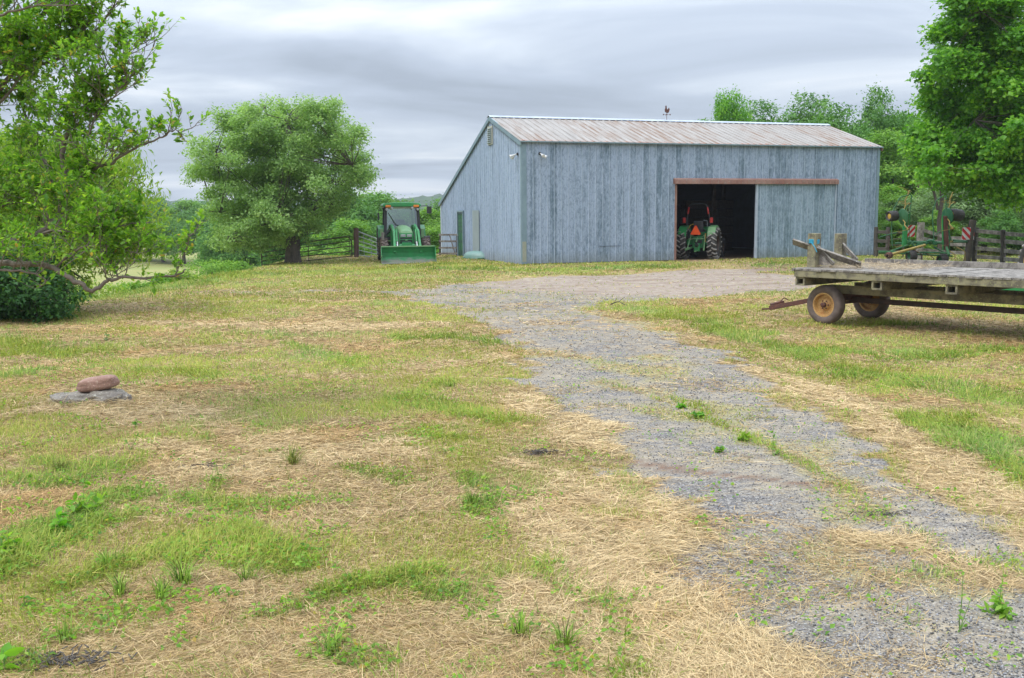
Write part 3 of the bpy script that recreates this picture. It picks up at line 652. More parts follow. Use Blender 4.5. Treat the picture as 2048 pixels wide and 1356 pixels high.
# sliding door and its rusty track cover
sdx0, sdx1 = O1-.12, O1+3.95
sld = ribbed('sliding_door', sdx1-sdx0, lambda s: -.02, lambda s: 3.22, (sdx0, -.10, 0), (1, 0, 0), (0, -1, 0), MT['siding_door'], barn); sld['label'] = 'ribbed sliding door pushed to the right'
mb = MB(); mb.box((sdx0-.02, -.10, 1.60), (.10, .10, 3.24)); mb.build('door_edge', MT['trimlight'], sld, bevel=.006)
mb = MB(); mb.box((sdx1+.0, -.10, 1.60), (.05, .09, 3.24)); mb.build('door_edge', MT['trimlight'], sld)
mb = MB(); mb.box(((sdx0+sdx1)/2, -.065, 1.6), (sdx1-sdx0-.05, .05, 3.2)); mb.build('door_back', MT['darkwood'], sld)
tc_ = ribbed('track_cover', sdx1+.1-(O0-.12), lambda s: 3.22, lambda s: 3.41, (O0-.12, -.20, 0), (1, 0, 0), (0, -1, 0), MT['rustsheet'], barn, minor=False)
mb = MB(); mb.add([(O0-.12, -.20, 3.41), (sdx1+.1, -.20, 3.41), (sdx1+.1, -.02, 3.47), (O0-.12, -.02, 3.47)], [(0, 1, 2, 3)])
mb.add([(O0-.12, -.20, 3.22), (O0-.12, -.20, 3.41), (O0-.12, -.02, 3.47), (O0-.12, -.02, 3.22)], [(0, 1, 2, 3)])
mb.add([(sdx1+.1, -.20, 3.22), (sdx1+.1, -.20, 3.41), (sdx1+.1, -.02, 3.47), (sdx1+.1, -.02, 3.22)], [(3, 2, 1, 0)])
for k in range(5): mb.box((sdx1-1.35+k*.3, -.232, 3.315), (.035, .006, .19), Matrix.Rotation(.25, 3, 'Y'))
mb.build('cover_top', MT['rustframe'], tc_)
mb = MB(); mb.box((O0-.01, -.01, 1.6), (.09, .12, 3.2)); mb.box((O0+.06, .16, 1.6), (.05, .22, 3.2)); mb.build('door_frame', MT['rustframe'], barn)
# twin flood lamps at the corner
def flood(loc, dirs, n):
    fx = empty('flood_lamp', loc, 0, barn)
    MB().lathe([(0, .06), (.03, .06), (.04, .03), (.07, .03)], (0, 0, 0), n, 14).build('base', MT['black'], fx, 40)
    for d in dirs:
        d = Vector(d).normalized(); n_ = Vector(n)
        MB().tube([n_*.05, n_*.08+d*.06, n_*.08+d*.16], .022, 8).lathe([(.12, .03), (.17, .045), (.27, .075), (.28, .066)], n_*.08, d, 16).build('lamp_shade', MT['white'] if d.z < -.3 else MT['black'], fx, 40)
        MB().lathe([(.275, .001), (.27, .06)], n_*.08, d, 16).build('bulb', MT['white'], fx, 40)
flood((-.03, .42, 4.42), [(-.4, .8, -.6), (-.8, .1, -.35)], (-1, 0, 0)); flood((.75, -.03, 4.42), [(.8, -.4, -.6), (.1, -.9, -.4)], (0, -1, 0))
# weather vane on the ridge
vn_ = empty('weather_vane', (8.55, RY, ZR+.12), -.2, barn); vn_.scale = (.85, .85, .85)
MB().tube([(0, 0, -.02), (0, 0, .62)], .012, 6).build('rod', MT['rust'], vn_)
MB().tube([(-.17, 0, .28), (.17, 0, .28)], .008, 5).tube([(0, -.17, .28), (0, .17, .28)], .008, 5).box((-.19, 0, .28), (.05, .012, .07)).box((.19, 0, .28), (.05, .012, .07)).box((0, .19, .28), (.012, .05, .07)).lathe([(-.04, 0), (-.03, .03), (.03, .03), (.04, 0)], (0, 0, .28), (0, 0, 1), 8).build('compass_arm', MT['rust'], vn_)
bird = [(-.02, .42), (.03, .46), (.03, .40), (.08, .42), (.13, .50), (.16, .62), (.12, .70), (.07, .64), (.03, .60), (.0, .62), (-.01, .72), (-.02, .80), (-.05, .82), (-.09, .78), (-.08, .70), (-.12, .58), (-.10, .48)]
MB().prism([(a, b-.05) for a, b in bird], (0, 0, 0), (1, 0, 0), (0, 0, 1), (0, 1, 0), .05).build('bird_figure', MT['rust'], vn_, bevel=.008)
BM = barn.matrix_world.copy(); BM = Matrix.Translation(barn.location) @ Matrix.Rotation(BYAW, 4, 'Z')
def B(x, y, z=0): return BM @ Vector((x, y, z))

# hay bales dimly seen inside
bi = 0
proto_b = None
for k, (x, y, z, rz) in enumerate([(12.2+.95*i, 8.2-.02*j+.5*(i % 2), .22+.44*j, 0) for i in range(3) for j in range(6)]):
    if proto_b is None:
        m_ = MB().box((0, 0, 0), (.92, .5, .42)); o = m_.build('hay_bale', MT['hay'], None, bevel=.03); proto_b = o
        tag(o, 'small rectangular hay bale in the dim stack inside the barn', 'bale', 'bales stacked inside the barn')
    else: o = proto_b.copy(); COL.objects.link(o)
    p = B(x+random.uniform(-.03, .03), y, z); o.location = p; o.rotation_euler = (0, 0, BYAW+random.uniform(-.04, .04))

# ------------------------------------------------------------------ wheels
def wheel(parent, loc, R, W, rimR, axis, tyre_m, rim_m, lug_m=None, nlug=20, lugh=.035, out=1, name='wheel', dish=.05):
    w = empty(name, loc, 0, parent); ax = Vector(axis).normalized(); sh = min(.05, W*.2)
    pr = [(-W*.36, rimR), (-W*.47, rimR+.03), (-W*.5, (R+rimR)/2), (-W*.44, R-sh*.6), (-W*.28, R-.008), (0, R), (W*.28, R-.008), (W*.44, R-sh*.6), (W*.5, (R+rimR)/2), (W*.47, rimR+.03), (W*.36, rimR)]
    t = MB().lathe(pr, (0, 0, 0), ax, 48).build('tyre', tyre_m, w, 50)
    if lug_m:
        mb = MB(); e1 = ax.orthogonal().normalized(); e2 = ax.cross(e1)
        def P(th, h, r): return ax*h+(e1*math.cos(th)+e2*math.sin(th))*r
        for k in range(nlug):
            for s in (-1, 1):
                th = 2*PI*(k+(.5 if s > 0 else 0))/nlug; dth = .13*out
                a, b, c = P(th, s*.01, R+lugh*.4), P(th+dth, s*W*.36, R+lugh*.3), P(th+dth*1.35, s*W*.50, R-.06)
                mb.bar(a, b, .045, lugh*1.6, (b-ax*b.dot(ax)).normalized()); mb.bar(b, c, .045, lugh*1.6, (b-ax*b.dot(ax)).normalized())
        mb.build('tread_lug', lug_m, w)
    rp = [(-W*.38, rimR+.015), (-W*.38, rimR-.02), (-W*.2, rimR-.035), (W*.2, rimR-.035), (W*.38, rimR-.02), (W*.38, rimR+.015)]
    MB().lathe(rp, (0, 0, 0), ax, 32).lathe([(W*dish, rimR-.03), (W*dish*1.6, rimR*.72), (W*dish*.6, rimR*.5), (W*.2, rimR*.34), (W*.24, rimR*.2), (W*.24, .001)], (0, 0, 0), ax, 32).build('rim', rim_m, w, 40)
    return w
# ------------------------------------------------------------------ cab tractor with front loader, facing the camera (forward = +y local)
def cab_tractor():
    T = empty('loader_tractor', (-4.92, 45.2, -.03), math.radians(180+11))
    tag(T, 'green cab tractor with wide front loader bucket parked by the gate', 'tractor')
    for s in (-1, 1):
        wheel(T, (s*.92, 1.25, .50), .50, .32, .28, (s, 0, 0), MT['dustrub'], MT['yellow'], MT['dustrub'], 16, .035, 1, 'front_wheel')
        wheel(T, (s*.86, -1.05, .72), .72, .42, .42, (s, 0, 0), MT['rubber'], MT['yellow'], MT['rubber'], 20, .04, 1, 'rear_wheel')
        # rear fender, mirror, lamps
        MB().lathe([(-.24, .80), (.24, .80)], (s*.86, -1.05, .72), (1, 0, 0), 14, 0, 2*PI).build('fender_arc', MT['green'], None) if 0 else None
    mb = MB(); mb.box((0, .6, .72), (.42, 2.6, .35)); mb.box((0, 1.25, .52), (1.5, .16, .16)); mb.box((0, -1.05, .72), (1.4, .25, .25)); mb.box((0, 1.8, .62), (.5, .25, .3))
    mb.build('chassis', MT['darkgreen'], T, bevel=.02)
    # hood: rounded nose
    hood = MB(); secs = []
    for (y, w, z0, z1, rr_) in ((-.1, .33, .85, 1.60, .16), (.8, .32, .85, 1.56, .15), (1.45, .31, .82, 1.47, .15), (1.72, .29, .80, 1.36, .14), (1.78, .25, .82, 1.25, .10)):
        ring = [(-w, y, z0), (-w, y, z1-rr_)]
        for k in range(7):
            a = PI-PI*k/6; ring.append((math.cos(a)*w, y, z1-rr_+math.sin(a)*rr_))
        ring += [(w, y, z1-rr_), (w, y, z0)]; secs.append(ring)
    n = len(secs[0]); vs = [p for r_ in secs for p in r_]; fs = []
    for i in range(len(secs)-1):
        for k in range(n-1): fs.append((i*n+k, i*n+k+1, (i+1)*n+k+1, (i+1)*n+k))
    fs.append(tuple((len(secs)-1)*n+k for k in range(n))); fs.append(tuple(range(n))[::-1])
    hood.add(vs, fs); hd = hood.build('hood', MT['palegreen'], T, 35)
    mb = MB(); mb.box((0, 1.80, 1.16), (.62, .06, .20)); mb.box((-.29, 1.80, .98), (.05, .07, .55)); mb.box((.29, 1.80, .98), (.05, .07, .55)); mb.box((0, 1.81, .98), (.58, .05, .035)); mb.box((0, 1.81, .80), (.58, .05, .03))
    gr_ = mb.build('grille', MT['green'], T, bevel=.008)
    MB().box((0, 1.785, .98), (.54, .05, .36)).build('grille_mesh', MT['black'], gr_)
    MB().box((0, 1.85, .955), (.10, .02, .05)).build('badge', MT['palegreen'], gr_, bevel=.004)
    for s in (-1, 1): MB().box((s*.14, 1.84, 1.15), (.22, .03, .12)).build('headlight', MT['steel'], T, bevel=.012)
    # cab: posts, roof, glass
    cw, cf, cb, zb, zt = .78, -.15, -1.55, 1.0, 2.42
    mb = MB()
    for s in (-1, 1):
        mb.bar((s*cw, cf, zb), (s*cw*.93, cf-.08, zt), .13, .10, (0, 1, 0)); mb.bar((s*cw, cb, zb), (s*cw*.93, cb+.05, zt), .09, .1, (0, 1, 0))
        mb.bar((s*cw, -.95, zb), (s*cw*.93, -.95, zt), .05, .05, (0, 1, 0))
        mb.bar((s*cw, cf, zb), (s*cw, cb, zb), .08, .1); mb.bar((s*cw, cf, zt), (s*cw, cb, zt), .06, .08)
    mb.bar((-cw, cf, zb), (cw, cf, zb), .08, .12); mb.bar((-cw, cb, zb), (cw, cb, zb), .08, .12); mb.bar((-.72, cb, zt), (.72, cb, zt), .06, .08); mb.bar((-.72, cf-.05, zt), (.72, cf-.05, zt), .06, .08)
    mb.box((0, -.85, .95), (1.4, 1.4, .10)); mb.build('cab_frame', MT['black'], T)
    mb = MB(); mb.add([(-.72, cf+.0, 1.06), (.72, cf+.0, 1.06), (.68, cf-.06, 2.38), (-.68, cf-.06, 2.38)], [(0, 1, 2, 3)]); mb.build('windscreen', MT['glass'], T)
    mb = MB(); mb.add([(-.70, cb, 1.06), (.70, cb, 1.06), (.67, cb+.04, 2.38), (-.67, cb+.04, 2.38)], [(3, 2, 1, 0)]); mb.build('rear_window', MT['glass'], T)
    for s in (-1, 1): MB().add([(s*cw, cf, 1.06), (s*cw, cb, 1.06), (s*.73, cb, 2.38), (s*.73, cf, 2.38)], [(0, 1, 2, 3)]).build('side_window', MT['glass'], T)
    rp = [(-.86, 2.46), (-.84, 2.42), (.84, 2.42), (.86, 2.46), (.86, 2.52), (.76, 2.58), (.3, 2.61), (-.3, 2.61), (-.76, 2.58), (-.86, 2.52)]
    MB().prism(rp, (0, -.85, 0), (1, 0, 0), (0, 0, 1), (0, 1, 0), 1.75).build('cab_roof', MT['green'], T, bevel=.03)
    MB().box((0, -.16, 2.38), (1.35, .12, .08)).build('visor_panel', MT['dirtywhite'], T, bevel=.01)
    for s in (-1, 1):
        MB().box((s*.63, .07, 2.44), (.24, .10, .10)).build('turn_lamp', MT['orange'], T, bevel=.015)
        MB().lathe([(0, .05), (.06, .06), (.065, .001)], (s*.46, .0, 2.36), (0, 1, 0), 14).build('work_lamp', MT['steel'], T, 40)
        MB().lathe([(0, .05), (.06, .06), (.065, .001)], (s*.70, .02, 2.30), (0, 1, 0), 14).build('work_lamp', MT['steel'], T, 40)
    # seat and wheel inside
    mb = MB(); mb.box((0, -1.05, 1.25), (.46, .46, .12)); mb.box((0, -1.28, 1.55), (.42, .10, .55)); mb.build('seat', MT['black'], T, bevel=.03)
    th = [Vector((.19*math.cos(a*PI/9), -.45+.16*math.sin(a*PI/9), 1.66+.09*math.sin(a*PI/9))) for a in range(19)]
    MB().tube(th, .016, 6).tube([(0, -.45, 1.66), (0, -.25, 1.1)], .03, 6).bar((-.18, -.45, 1.66), (.18, -.45, 1.66), .02, .02).build('steering_wheel', MT['black'], T)
    MB().tube([(.62, -.10, 2.15), (.30, .03, 1.62), (.08, .04, 1.52)], .014, 6).build('wiper', MT['black'], T)
    # mirrors: long arm on the photo's right (tractor's left is +x when it faces us -> local -x shows on the right)
    MB().tube([(-.80, -.1, 2.44), (-1.15, .05, 2.46), (-1.20, .05, 2.40)], .015, 6).box((-1.22, .06, 2.26), (.22, .06, .32)).build('mirror', MT['black'], T)
    MB().tube([(.80, -.1, 2.34), (1.02, .0, 2.36), (1.06, .0, 2.2)], .015, 6).box((1.07, .0, 1.98), (.07, .16, .34)).build('mirror', MT['black'], T)
    for s in (-1, 1):
        pf = [(-1.85, 1.05), (-1.75, 1.40), (-1.45, 1.58), (-.75, 1.58), (-.45, 1.42), (-.30, 1.05), (-.38, 1.0), (-.52, 1.3), (-.8, 1.48), (-1.4, 1.48), (-1.68, 1.32), (-1.78, 1.05)]
        MB().prism(pf, (s*.88, 0, 0), (0, 1, 0), (0, 0, 1), (1, 0, 0), .40).build('rear_fender', MT['green'], T, bevel=.01)
        MB().box((s*.93, -.28, 1.22), (.16, .12, .42)).build('fender_lamp_box', MT['palegreen'], T, bevel=.02)
    MB().box((-1.10, .1, 1.02), (.30, .16, .14)).build('work_light', MT['black'], T, bevel=.04)
    MB().tube([(.55, .5, 1.45), (.75, .45, 1.2), (1.0, .3, 1.05)], .035, 8).build('exhaust_pipe', MT['black'], T)
    MB().lathe([(-.06, .07), (.06, .07)], (1.03, .28, 1.02), (1, 0, 0), 14).build('step_lamp', MT['black'], T) 
    # loader: masts, arms, cross tube, cylinders, bucket
    L = empty('front_loader', (0, 0, 0), 0, T)
    mb = MB()
    for s in (-1, 1):
        mb.bar((s*.50, .30, .60), (s*.50, .42, 1.55), .12, .20, (0, 1, 0))
        mb.bar((s*.52, .40, 1.56), (s*.52, 1.85, 1.30), .10, .16); mb.bar((s*.52, 1.80, 1.33), (s*.56, 2.55, .42), .10, .17)
    mb.build('loader_arm', MT['green'], L, bevel=.012)
    mb = MB(); mb.tube([(-.56, 2.12, .72), (.56, 2.12, .72)], .075, 12); mb.box((0, 2.14, .78), (.44, .16, .14)); mb.build('cross_tube', MT['green'], L, 40)
    for s in (-1, 1):
        mb = MB(); mb.tube([(s*.42, 1.75, 1.42), (s*.42, 2.15, .90)], .045, 8); mb.build('cylinder', MT['green'], L, 40)
        mb = MB(); mb.tube([(s*.42, 2.15, .90), (s*.44, 2.52, .46)], .024, 8); mb.build('piston_rod', MT['white'], L, 40)
        MB().tube([(s*.36, 1.2, 1.35), (s*.35, 1.9, 1.30), (s*.36, 2.3, .65)], .014, 6).build('hose', MT['black'], L)
    # bucket: curved shell open to the front
    W = 2.30; prof = [(3.12, .02), (2.90, .02), (2.72, .04), (2.60, .12), (2.54, .26), (2.54, .44), (2.60, .60), (2.70, .70)]
    mb = MB(); n = len(prof); th_ = .015
    inn = [(y, z) for y, z in prof]; outp = [(y-.02, z-.012) if z < .2 else (y-.03, z+.0) for y, z in prof]
    vs = [(-W/2, y, z) for y, z in inn]+[(W/2, y, z) for y, z in inn]+[(-W/2, y, z) for y, z in outp]+[(W/2, y, z) for y, z in outp]; fs = []
    for i in range(n-1): fs += [(i, i+1, n+i+1, n+i), (2*n+i, 3*n+i, 3*n+i+1, 2*n+i+1)]
    fs += [(n-1, 3*n-1, 4*n-1, 2*n-1), (0, n, 3*n, 2*n)]
    mb.add(vs, fs)
    for s in (-1, 1): mb.prism(prof, (s*W/2, 0, 0), (0, 1, 0), (0, 0, 1), (1, 0, 0), .022)
    bk = mb.build('bucket', MT['bucketgreen'], L)
    MB().bar((-W/2, 2.69, .712), (W/2, 2.69, .712), .07, .045).build('bucket_lip', MT['palegreen'], bk, bevel=.006)
    MB().box((0, 3.15, .018), (W, .12, .02)).build('cutting_edge', MT['steel'], bk)
    for s in (-1, 1): MB().box((s*W/2, 2.91, .2), (.03, .03, .4), Matrix.Rotation(-.8, 3, 'X')).build('side_cutter', MT['palegreen'], bk)
    return T
T1 = cab_tractor()
# ------------------------------------------------------------------ open-station tractor in the doorway, seen from behind
def open_tractor():
    p = B(8.62, 1.0); T = empty('open_tractor', (p.x, p.y, .0), -.40)
    tag(T, 'green open station tractor seen from behind in the dark doorway, orange triangle on its back', 'tractor')
    for s in (-1, 1):
        wheel(T, (s*.68, 0, .67), .65, .40, .36, (s, 0, 0), MT['rubber'], MT['darkrust'], MT['lug'], 18, .045, -1*s if 0 else 1, 'rear_wheel')
        wheel(T, (s*.62, 1.95, .42), .42, .24, .22, (s, 0, 0), MT['rubber'], MT['darkrust'], MT['rubber'], 14, .03, 1, 'front_wheel')
        pf = [(-.52, .95), (-.50, 1.15), (-.30, 1.38), (.0, 1.46), (.35, 1.40), (.62, 1.15), (.75, .85), (.68, .85), (.55, 1.10), (.3, 1.32), (0, 1.38), (-.26, 1.31), (-.43, 1.12), (-.46, .95)]
        MB().prism(pf, (s*.64, 0, 0), (0, 1, 0), (0, 0, 1), (1, 0, 0), .34).build('fender', MT['green'] if s < 0 else MT['palegreen'], T, bevel=.012)
        MB().box((s*.60, -.28, 1.68), (.13, .08, .24)).build('tail_lamp', MT['red'], T, bevel=.03)
        MB().tube([(s*.50, -.20, 1.35), (s*.52, -.20, 1.60), (s*.60, -.24, 1.62)], .02, 6).build('lamp_bracket', MT['black'], T)
        MB().box((s*.43, -.2, 2.1), (.06, .075, .30), Matrix.Rotation(-s*.14, 3, 'Y')).build('reflector', MT['red'], T, bevel=.01)
    # roll bar
    pts = [(-.52, -.16, .95), (-.50, -.16, 1.7), (-.42, -.16, 2.2), (-.36, -.16, 2.34), (-.24, -.16, 2.40), (.24, -.16, 2.40), (.36, -.16, 2.34), (.42, -.16, 2.2), (.50, -.16, 1.7), (.52, -.16, .95)]
    MB().tube(pts, .032, 8).build('roll_bar', MT['black'], T, 50)
    mb = MB(); mb.box((0, .05, .72), (.46, .6, .5)); mb.box((0, .02, .72), (1.05, .22, .22)); mb.box((0, 1.1, .72), (.36, 1.9, .32)); mb.box((0, -.32, .50), (.26, .16, .35)); mb.box((0, 1.95, .5), (1.0, .14, .14))
    mb.build('chassis', MT['green'], T, bevel=.02)
    MB().box((0, 1.55, 1.12), (.52, 1.35, .52)).build('hood', MT['green'], T, bevel=.08)
    mb = MB(); mb.box((0, .10, 1.22), (.46, .44, .12)); mb.box((0, -.10, 1.44), (.44, .10, .42)); mb.build('seat', MT['black'], T, bevel=.04)
    th = [Vector((.18*math.cos(a*PI/9), .72+.15*math.sin(a*PI/9), 1.55+.09*math.sin(a*PI/9))) for a in range(19)]
    MB().tube(th, .015, 6).tube([(0, .72, 1.55), (0, .95, 1.1)], .03, 6).build('steering_wheel', MT['black'], T)
    MB().tube([(-.44, -.1, 1.30), (-.36, -.1, 1.46), (-.24, -.1, 1.51), (.0, -.12, 1.51)], .020, 8).build('hand_rail', MT['yellow'], T)
    MB().tube([(.38, -.05, 1.40), (.36, -.05, 1.66), (.22, -.12, 1.68)], .016, 6).build('lever', MT['steel'], T)
    tri = [(-.17, -.14), (.17, -.14), (.205, -.10), (.035, .22), (-.035, .22), (-.205, -.10)]
    em = MB().prism([(a*1.02, b*1.02) for a, b in tri], (-.06, -.40, 1.20), (1, 0, 0), (0, 0, 1), (0, -1, 0), .01).build('warning_triangle', MT['orangered'], T)
    MB().prism([(a*1.14, b*1.14) for a, b in tri], (-.06, -.392, 1.20), (1, 0, 0), (0, 0, 1), (0, -1, 0), .004).build('border', MT['red'], em)
    mb = MB()                                   # three-point hitch
    for s in (-1, 1):
        mb.bar((s*.28, -.1, .48), (s*.40, -.85, .42), .05, .09); mb.tube([(s*.30, -.25, .98), (s*.37, -.62, .46)], .025, 6); mb.bar((s*.24, -.1, 1.0), (s*.30, -.30, 1.0), .06, .06)
    mb.bar((0, -.25, .90), (0, -.55, .75), .05, .05); mb.bar((0, -.2, .35), (0, -.75, .33), .08, .04); mb.bar((-.36, -.42, .88), (.36, -.42, .88), .03, .03)
    mb.build('rear_linkage', MT['palegreen'], T, bevel=.006)
    mb = MB(); mb.box((.05, -.30, .75), (.30, .16, .14)); mb.lathe([(0, .09), (.06, .09), (.08, .04), (.16, .04)], (0, -.38, .60), (0, -1, 0), 12); mb.build('valve_block', MT['black'], T, 40)
    for x in (-.16, -.08, .10, .18): MB().tube([(x, -.32, .92), (x+.02, -.46, .84), (x, -.44, .70)], .014, 6).build('hydraulic_hose', MT['black'], T)
    MB().box((.34, -.22, .92), (.05, .10, .38)).build('side_bracket', MT['yellow'], T, bevel=.01)
    return T
open_tractor()
# ------------------------------------------------------------------ flat hay wagon
WA = math.atan2(-.777, .630)
wag = empty('hay_wagon', (5.14, 18.0, 0), WA)
tag(wag, 'long flatbed hay wagon of grey planks on car tyres at the right', 'wagon')
# local: +x along the deck to the right, +y = away from camera across the deck
WL, WW, DZ = 5.6, 2.30, 1.02
def wv(x, y, z=0): return Matrix.Translation((5.14, 18.0, 0)) @ Matrix.Rotation(WA, 4, 'Z') @ Vector((x, y, z))
mb = MB(); k = 0; x = 0.0
while x < WL:
    w_ = random.uniform(.13, .155); dz = random.uniform(-.004, .004); oy = random.uniform(-.035, .01)
    mb.box((x+w_/2, WW/2+oy/2, DZ-.02+dz), (w_-.012, WW-oy, .036), Matrix.Rotation(random.uniform(-.004, .004), 3, 'Z')); x += w_
mb.build('deck_plank', MT['wood'], wag, bevel=.003)['label'] = 'grey weathered deck planks'
MB().box((-.03, WW/2, DZ-.025), (.05, WW+.04, .05)).build('end_board', MT['wood'], wag, bevel=.004)
MB().box((WL/2, .03, DZ-.098), (WL, .05, .115)).box((-.02, WW/2, DZ-.10), (.045, WW-.1, .12)).build('side_beam', MT['mosswood'], wag, bevel=.004)
MB().bar((.02, WW-.02, DZ+.05), (WL, WW-.02, DZ+.055), .045, .10).build('edge_board', MT['wood'], wag, bevel=.004)
for xx in (.10, 1.62, 2.92, 4.3):
    mb = MB(); zc_ = DZ-.235; mb.box((xx, WW/2, zc_+.063), (.19, WW-.06, .03)); mb.box((xx, WW/2, zc_-.063), (.19, WW-.06, .03)); mb.box((xx+.08, WW/2, zc_), (.035, WW-.06, .096)); mb.box((xx-.08, WW/2, zc_), (.035, WW-.06, .096)); mb.box((xx, WW/2+.1, zc_), (.12, WW-.3, .09))
    mb.build('cross_joist', MT['mosswood'], wag, bevel=.003)
for yy_ in (.70, 1.55):
    MB().bar((.28, yy_, DZ-.395), (WL, yy_, DZ-.395), .09, .15).build('long_beam', MT['mosswood'], wag, bevel=.005)
MB().bar((.45, 1.12, .41), (WL, 1.12, .41), .09, .09).build('reach_pole', MT['darkrust'], wag)
mb = MB(); mb.box((.43, 1.12, .46), (.14, 1.3, .12)); mb.box((.43, 1.12, .55), (.16, 1.1, .10)); mb.tube([(.43, .32, .36), (.43, 1.92, .36)], .03, 8); mb.box((.43, .55, .42), (.10, .14, .2)); mb.box((.43, 1.7, .42), (.10, .14, .2))
mb.build('axle', MT['rust'], wag, bevel=.006)
for yy_, sg in ((.37, -1), (1.87, -1)):
    w_ = wheel(wag, (.43, yy_, .36), .36, .22, .215, (0, -1, 0), MT['dustrub'], MT['rimyellow'], None, dish=.02)
    mb = MB()
    for q in range(6):
        a = 2*PI*q/6; mb.lathe([(0, .014), (.02, .014), (.022, .001)], (math.cos(a)*.075, -.035, math.sin(a)*.075), (0, -1, 0), 8)
    mb.lathe([(0, .045), (.08, .045), (.10, .02), (.101, .001)], (0, -.03, 0), (0, -1, 0), 14); mb.build('hub', MT['rust'], w_, 40)
    mb = MB()
    for q in range(3):
        mb.lathe([(-.112+q*.0, .345-.03*q), (-.116, .340-.03*q)], (0, 0, 0), (0, 1, 0), 40)
w_ = wheel(wag, (4.6, .37, .36), .36, .22, .215, (0, -1, 0), MT['dustrub'], MT['rimyellow'], None, dish=.02)
w_ = wheel(wag, (4.6, 1.87, .36), .36, .22, .215, (0, -1, 0), MT['dustrub'], MT['rimyellow'], None, dish=.02)
# stake posts, broken boards
MB().bar((.05, .50, DZ), (.06, .50, DZ+.62), .17, .17, (0, 1, 0), .04).build('stake_post', MT['mosswood'], wag, bevel=.01)
MB().bar((.05, 1.36, DZ), (.05, 1.36, DZ+.60), .17, .17, (0, 1, 0), .04).build('stake_post', MT['mosswood'], wag, bevel=.01)
def wl_(px, py, ly):       # wagon-local point at sideways offset ly seen along a sight line
    o = Vector((0, 0, EYE)); d = ray(px, py); inv = (Matrix.Translation((5.14, 18.0, 0)) @ Matrix.Rotation(WA, 4, 'Z')).inverted()
    o2 = inv @ o; d2 = inv.to_3x3() @ d; t = (ly-o2.y)/d2.y; return o2+d2*t
a, b = wl_(1586, 483, .38), wl_(1722, 530, .75); MB().bar(a, b, .16, .035, (.2, .8, .7), .05).build('leaning_board', MT['wood'], wag, bevel=.003)['label'] = 'long broken board leaning over the end of the deck'
a, b = wl_(1628, 490, .52), wl_(1666, 531, .60); MB().bar(a, b, .16, .03, (.2, .9, .4)).build('brace', MT['wood'], wag)
a, b = wl_(1678, 482, 1.34), wl_(1714, 521, 1.30); MB().bar(a, b, .10, .03, (.2, .9, .4)).build('brace', MT['wood'], wag)
a, b, c = wl_(1634, 498, .55), wl_(1634, 531, .55), wl_(1662, 531, .55); MB().add([a, b, c, a+Vector((0, .02, 0)), b+Vector((0, .02, 0)), c+Vector((0, .02, 0))], [(0, 1, 2), (5, 4, 3), (0, 3, 4, 1), (1, 4, 5, 2), (2, 5, 3, 0)]).build('corner_gusset', MT['wood'], wag)
mb = MB()
for q in range(4): mb.tube([Vector((.05, .50, DZ+.44+.02*q))+Vector((math.cos(t)*.10, math.sin(t)*.10, .01*math.sin(3*t))) for t in [PI*2*i/10 for i in range(11)]], .009, 5)
mb.tube([Vector((.06, .40, DZ+.46)), Vector((.16, .36, DZ+.38)), Vector((.20, .38, DZ+.28))], .008, 5)
tw_ = mb.build('twine', MT['rope'], None); tw_.matrix_world = Matrix.Translation((5.14, 18.0, 0)) @ Matrix.Rotation(WA, 4, 'Z')
tag(tw_, 'blue baling twine knotted around the nearer stake post of the wagon', 'twine')
mb = MB(); mb.bar((.02, 1.12, .42), (-.62, .85, .28), .07, .08); mb.bar((-.60, .86, .30), (-.72, .80, .28), .10, .04); mb.tube([(-.60, .85, .33), (-.60, .85, .38), (-.52, .88, .40), (-.45, .88, .36)], .012, 6)
mb.build('drawbar', MT['rust'], wag) if 0 else None
dbar = MB(); P1, P2 = G(1540, 616, .15), G(1622, 601, .42)
dbar.bar(P1, P2+Vector((.35, .35, .02)), .06, .085); dbar.bar(P1+Vector((.02, .02, .06)), P1+Vector((.28, .06, .12)), .09, .05); dbar.tube([P1+Vector((.2, .02, .12)), P1+Vector((.28, .02, .20)), P1+Vector((.36, .02, .16))], .012, 6); dbar.bar(P1+Vector((-.16, 0, -.02)), P1+Vector((.05, 0, -.01)), .03, .03)
o = dbar.build('drawbar', MT['rust'], None, bevel=.004); o.parent = wag; o.matrix_parent_inverse = (Matrix.Translation((5.14, 18.0, 0)) @ Matrix.Rotation(WA, 4, 'Z')).inverted()
# litter of straw and dead stems on the deck
def litter(name, n, x0, x1, y0, y1, z0, zsp, L0, L1, mat_, w=.005, cols=((.30, .22, .13), (.62, .50, .33))):
    x = RNG.uniform(x0, x1, n); y = RNG.uniform(y0, y1, n); az = RNG.uniform(0, 2*PI, n); Ln = RNG.uniform(L0, L1, n); t = RNG.random(n)[:, None]
    c = np.array(cols[0])[None]*(1-t)+np.array(cols[1])[None]*t
    return blades(x, y, z0+RNG.random(n)*zsp, Ln, np.full(n, w), az, np.abs(RNG.normal(.1, .15, n)), RNG.normal(.1, .2, n), c, name, STRAWM)
STRAWM = bpy.data.materials['dry straw']
lt = litter('straw', 1500, .1, 1.9, .3, 2.1, DZ+.002, .04, .06, .3, None); lt.matrix_world = Matrix.Translation((5.14, 18.0, 0)) @ Matrix.Rotation(WA, 4, 'Z')
tag(lt, 'dry stems and chaff littering the end of the wagon deck', 'hay', kind='stuff')

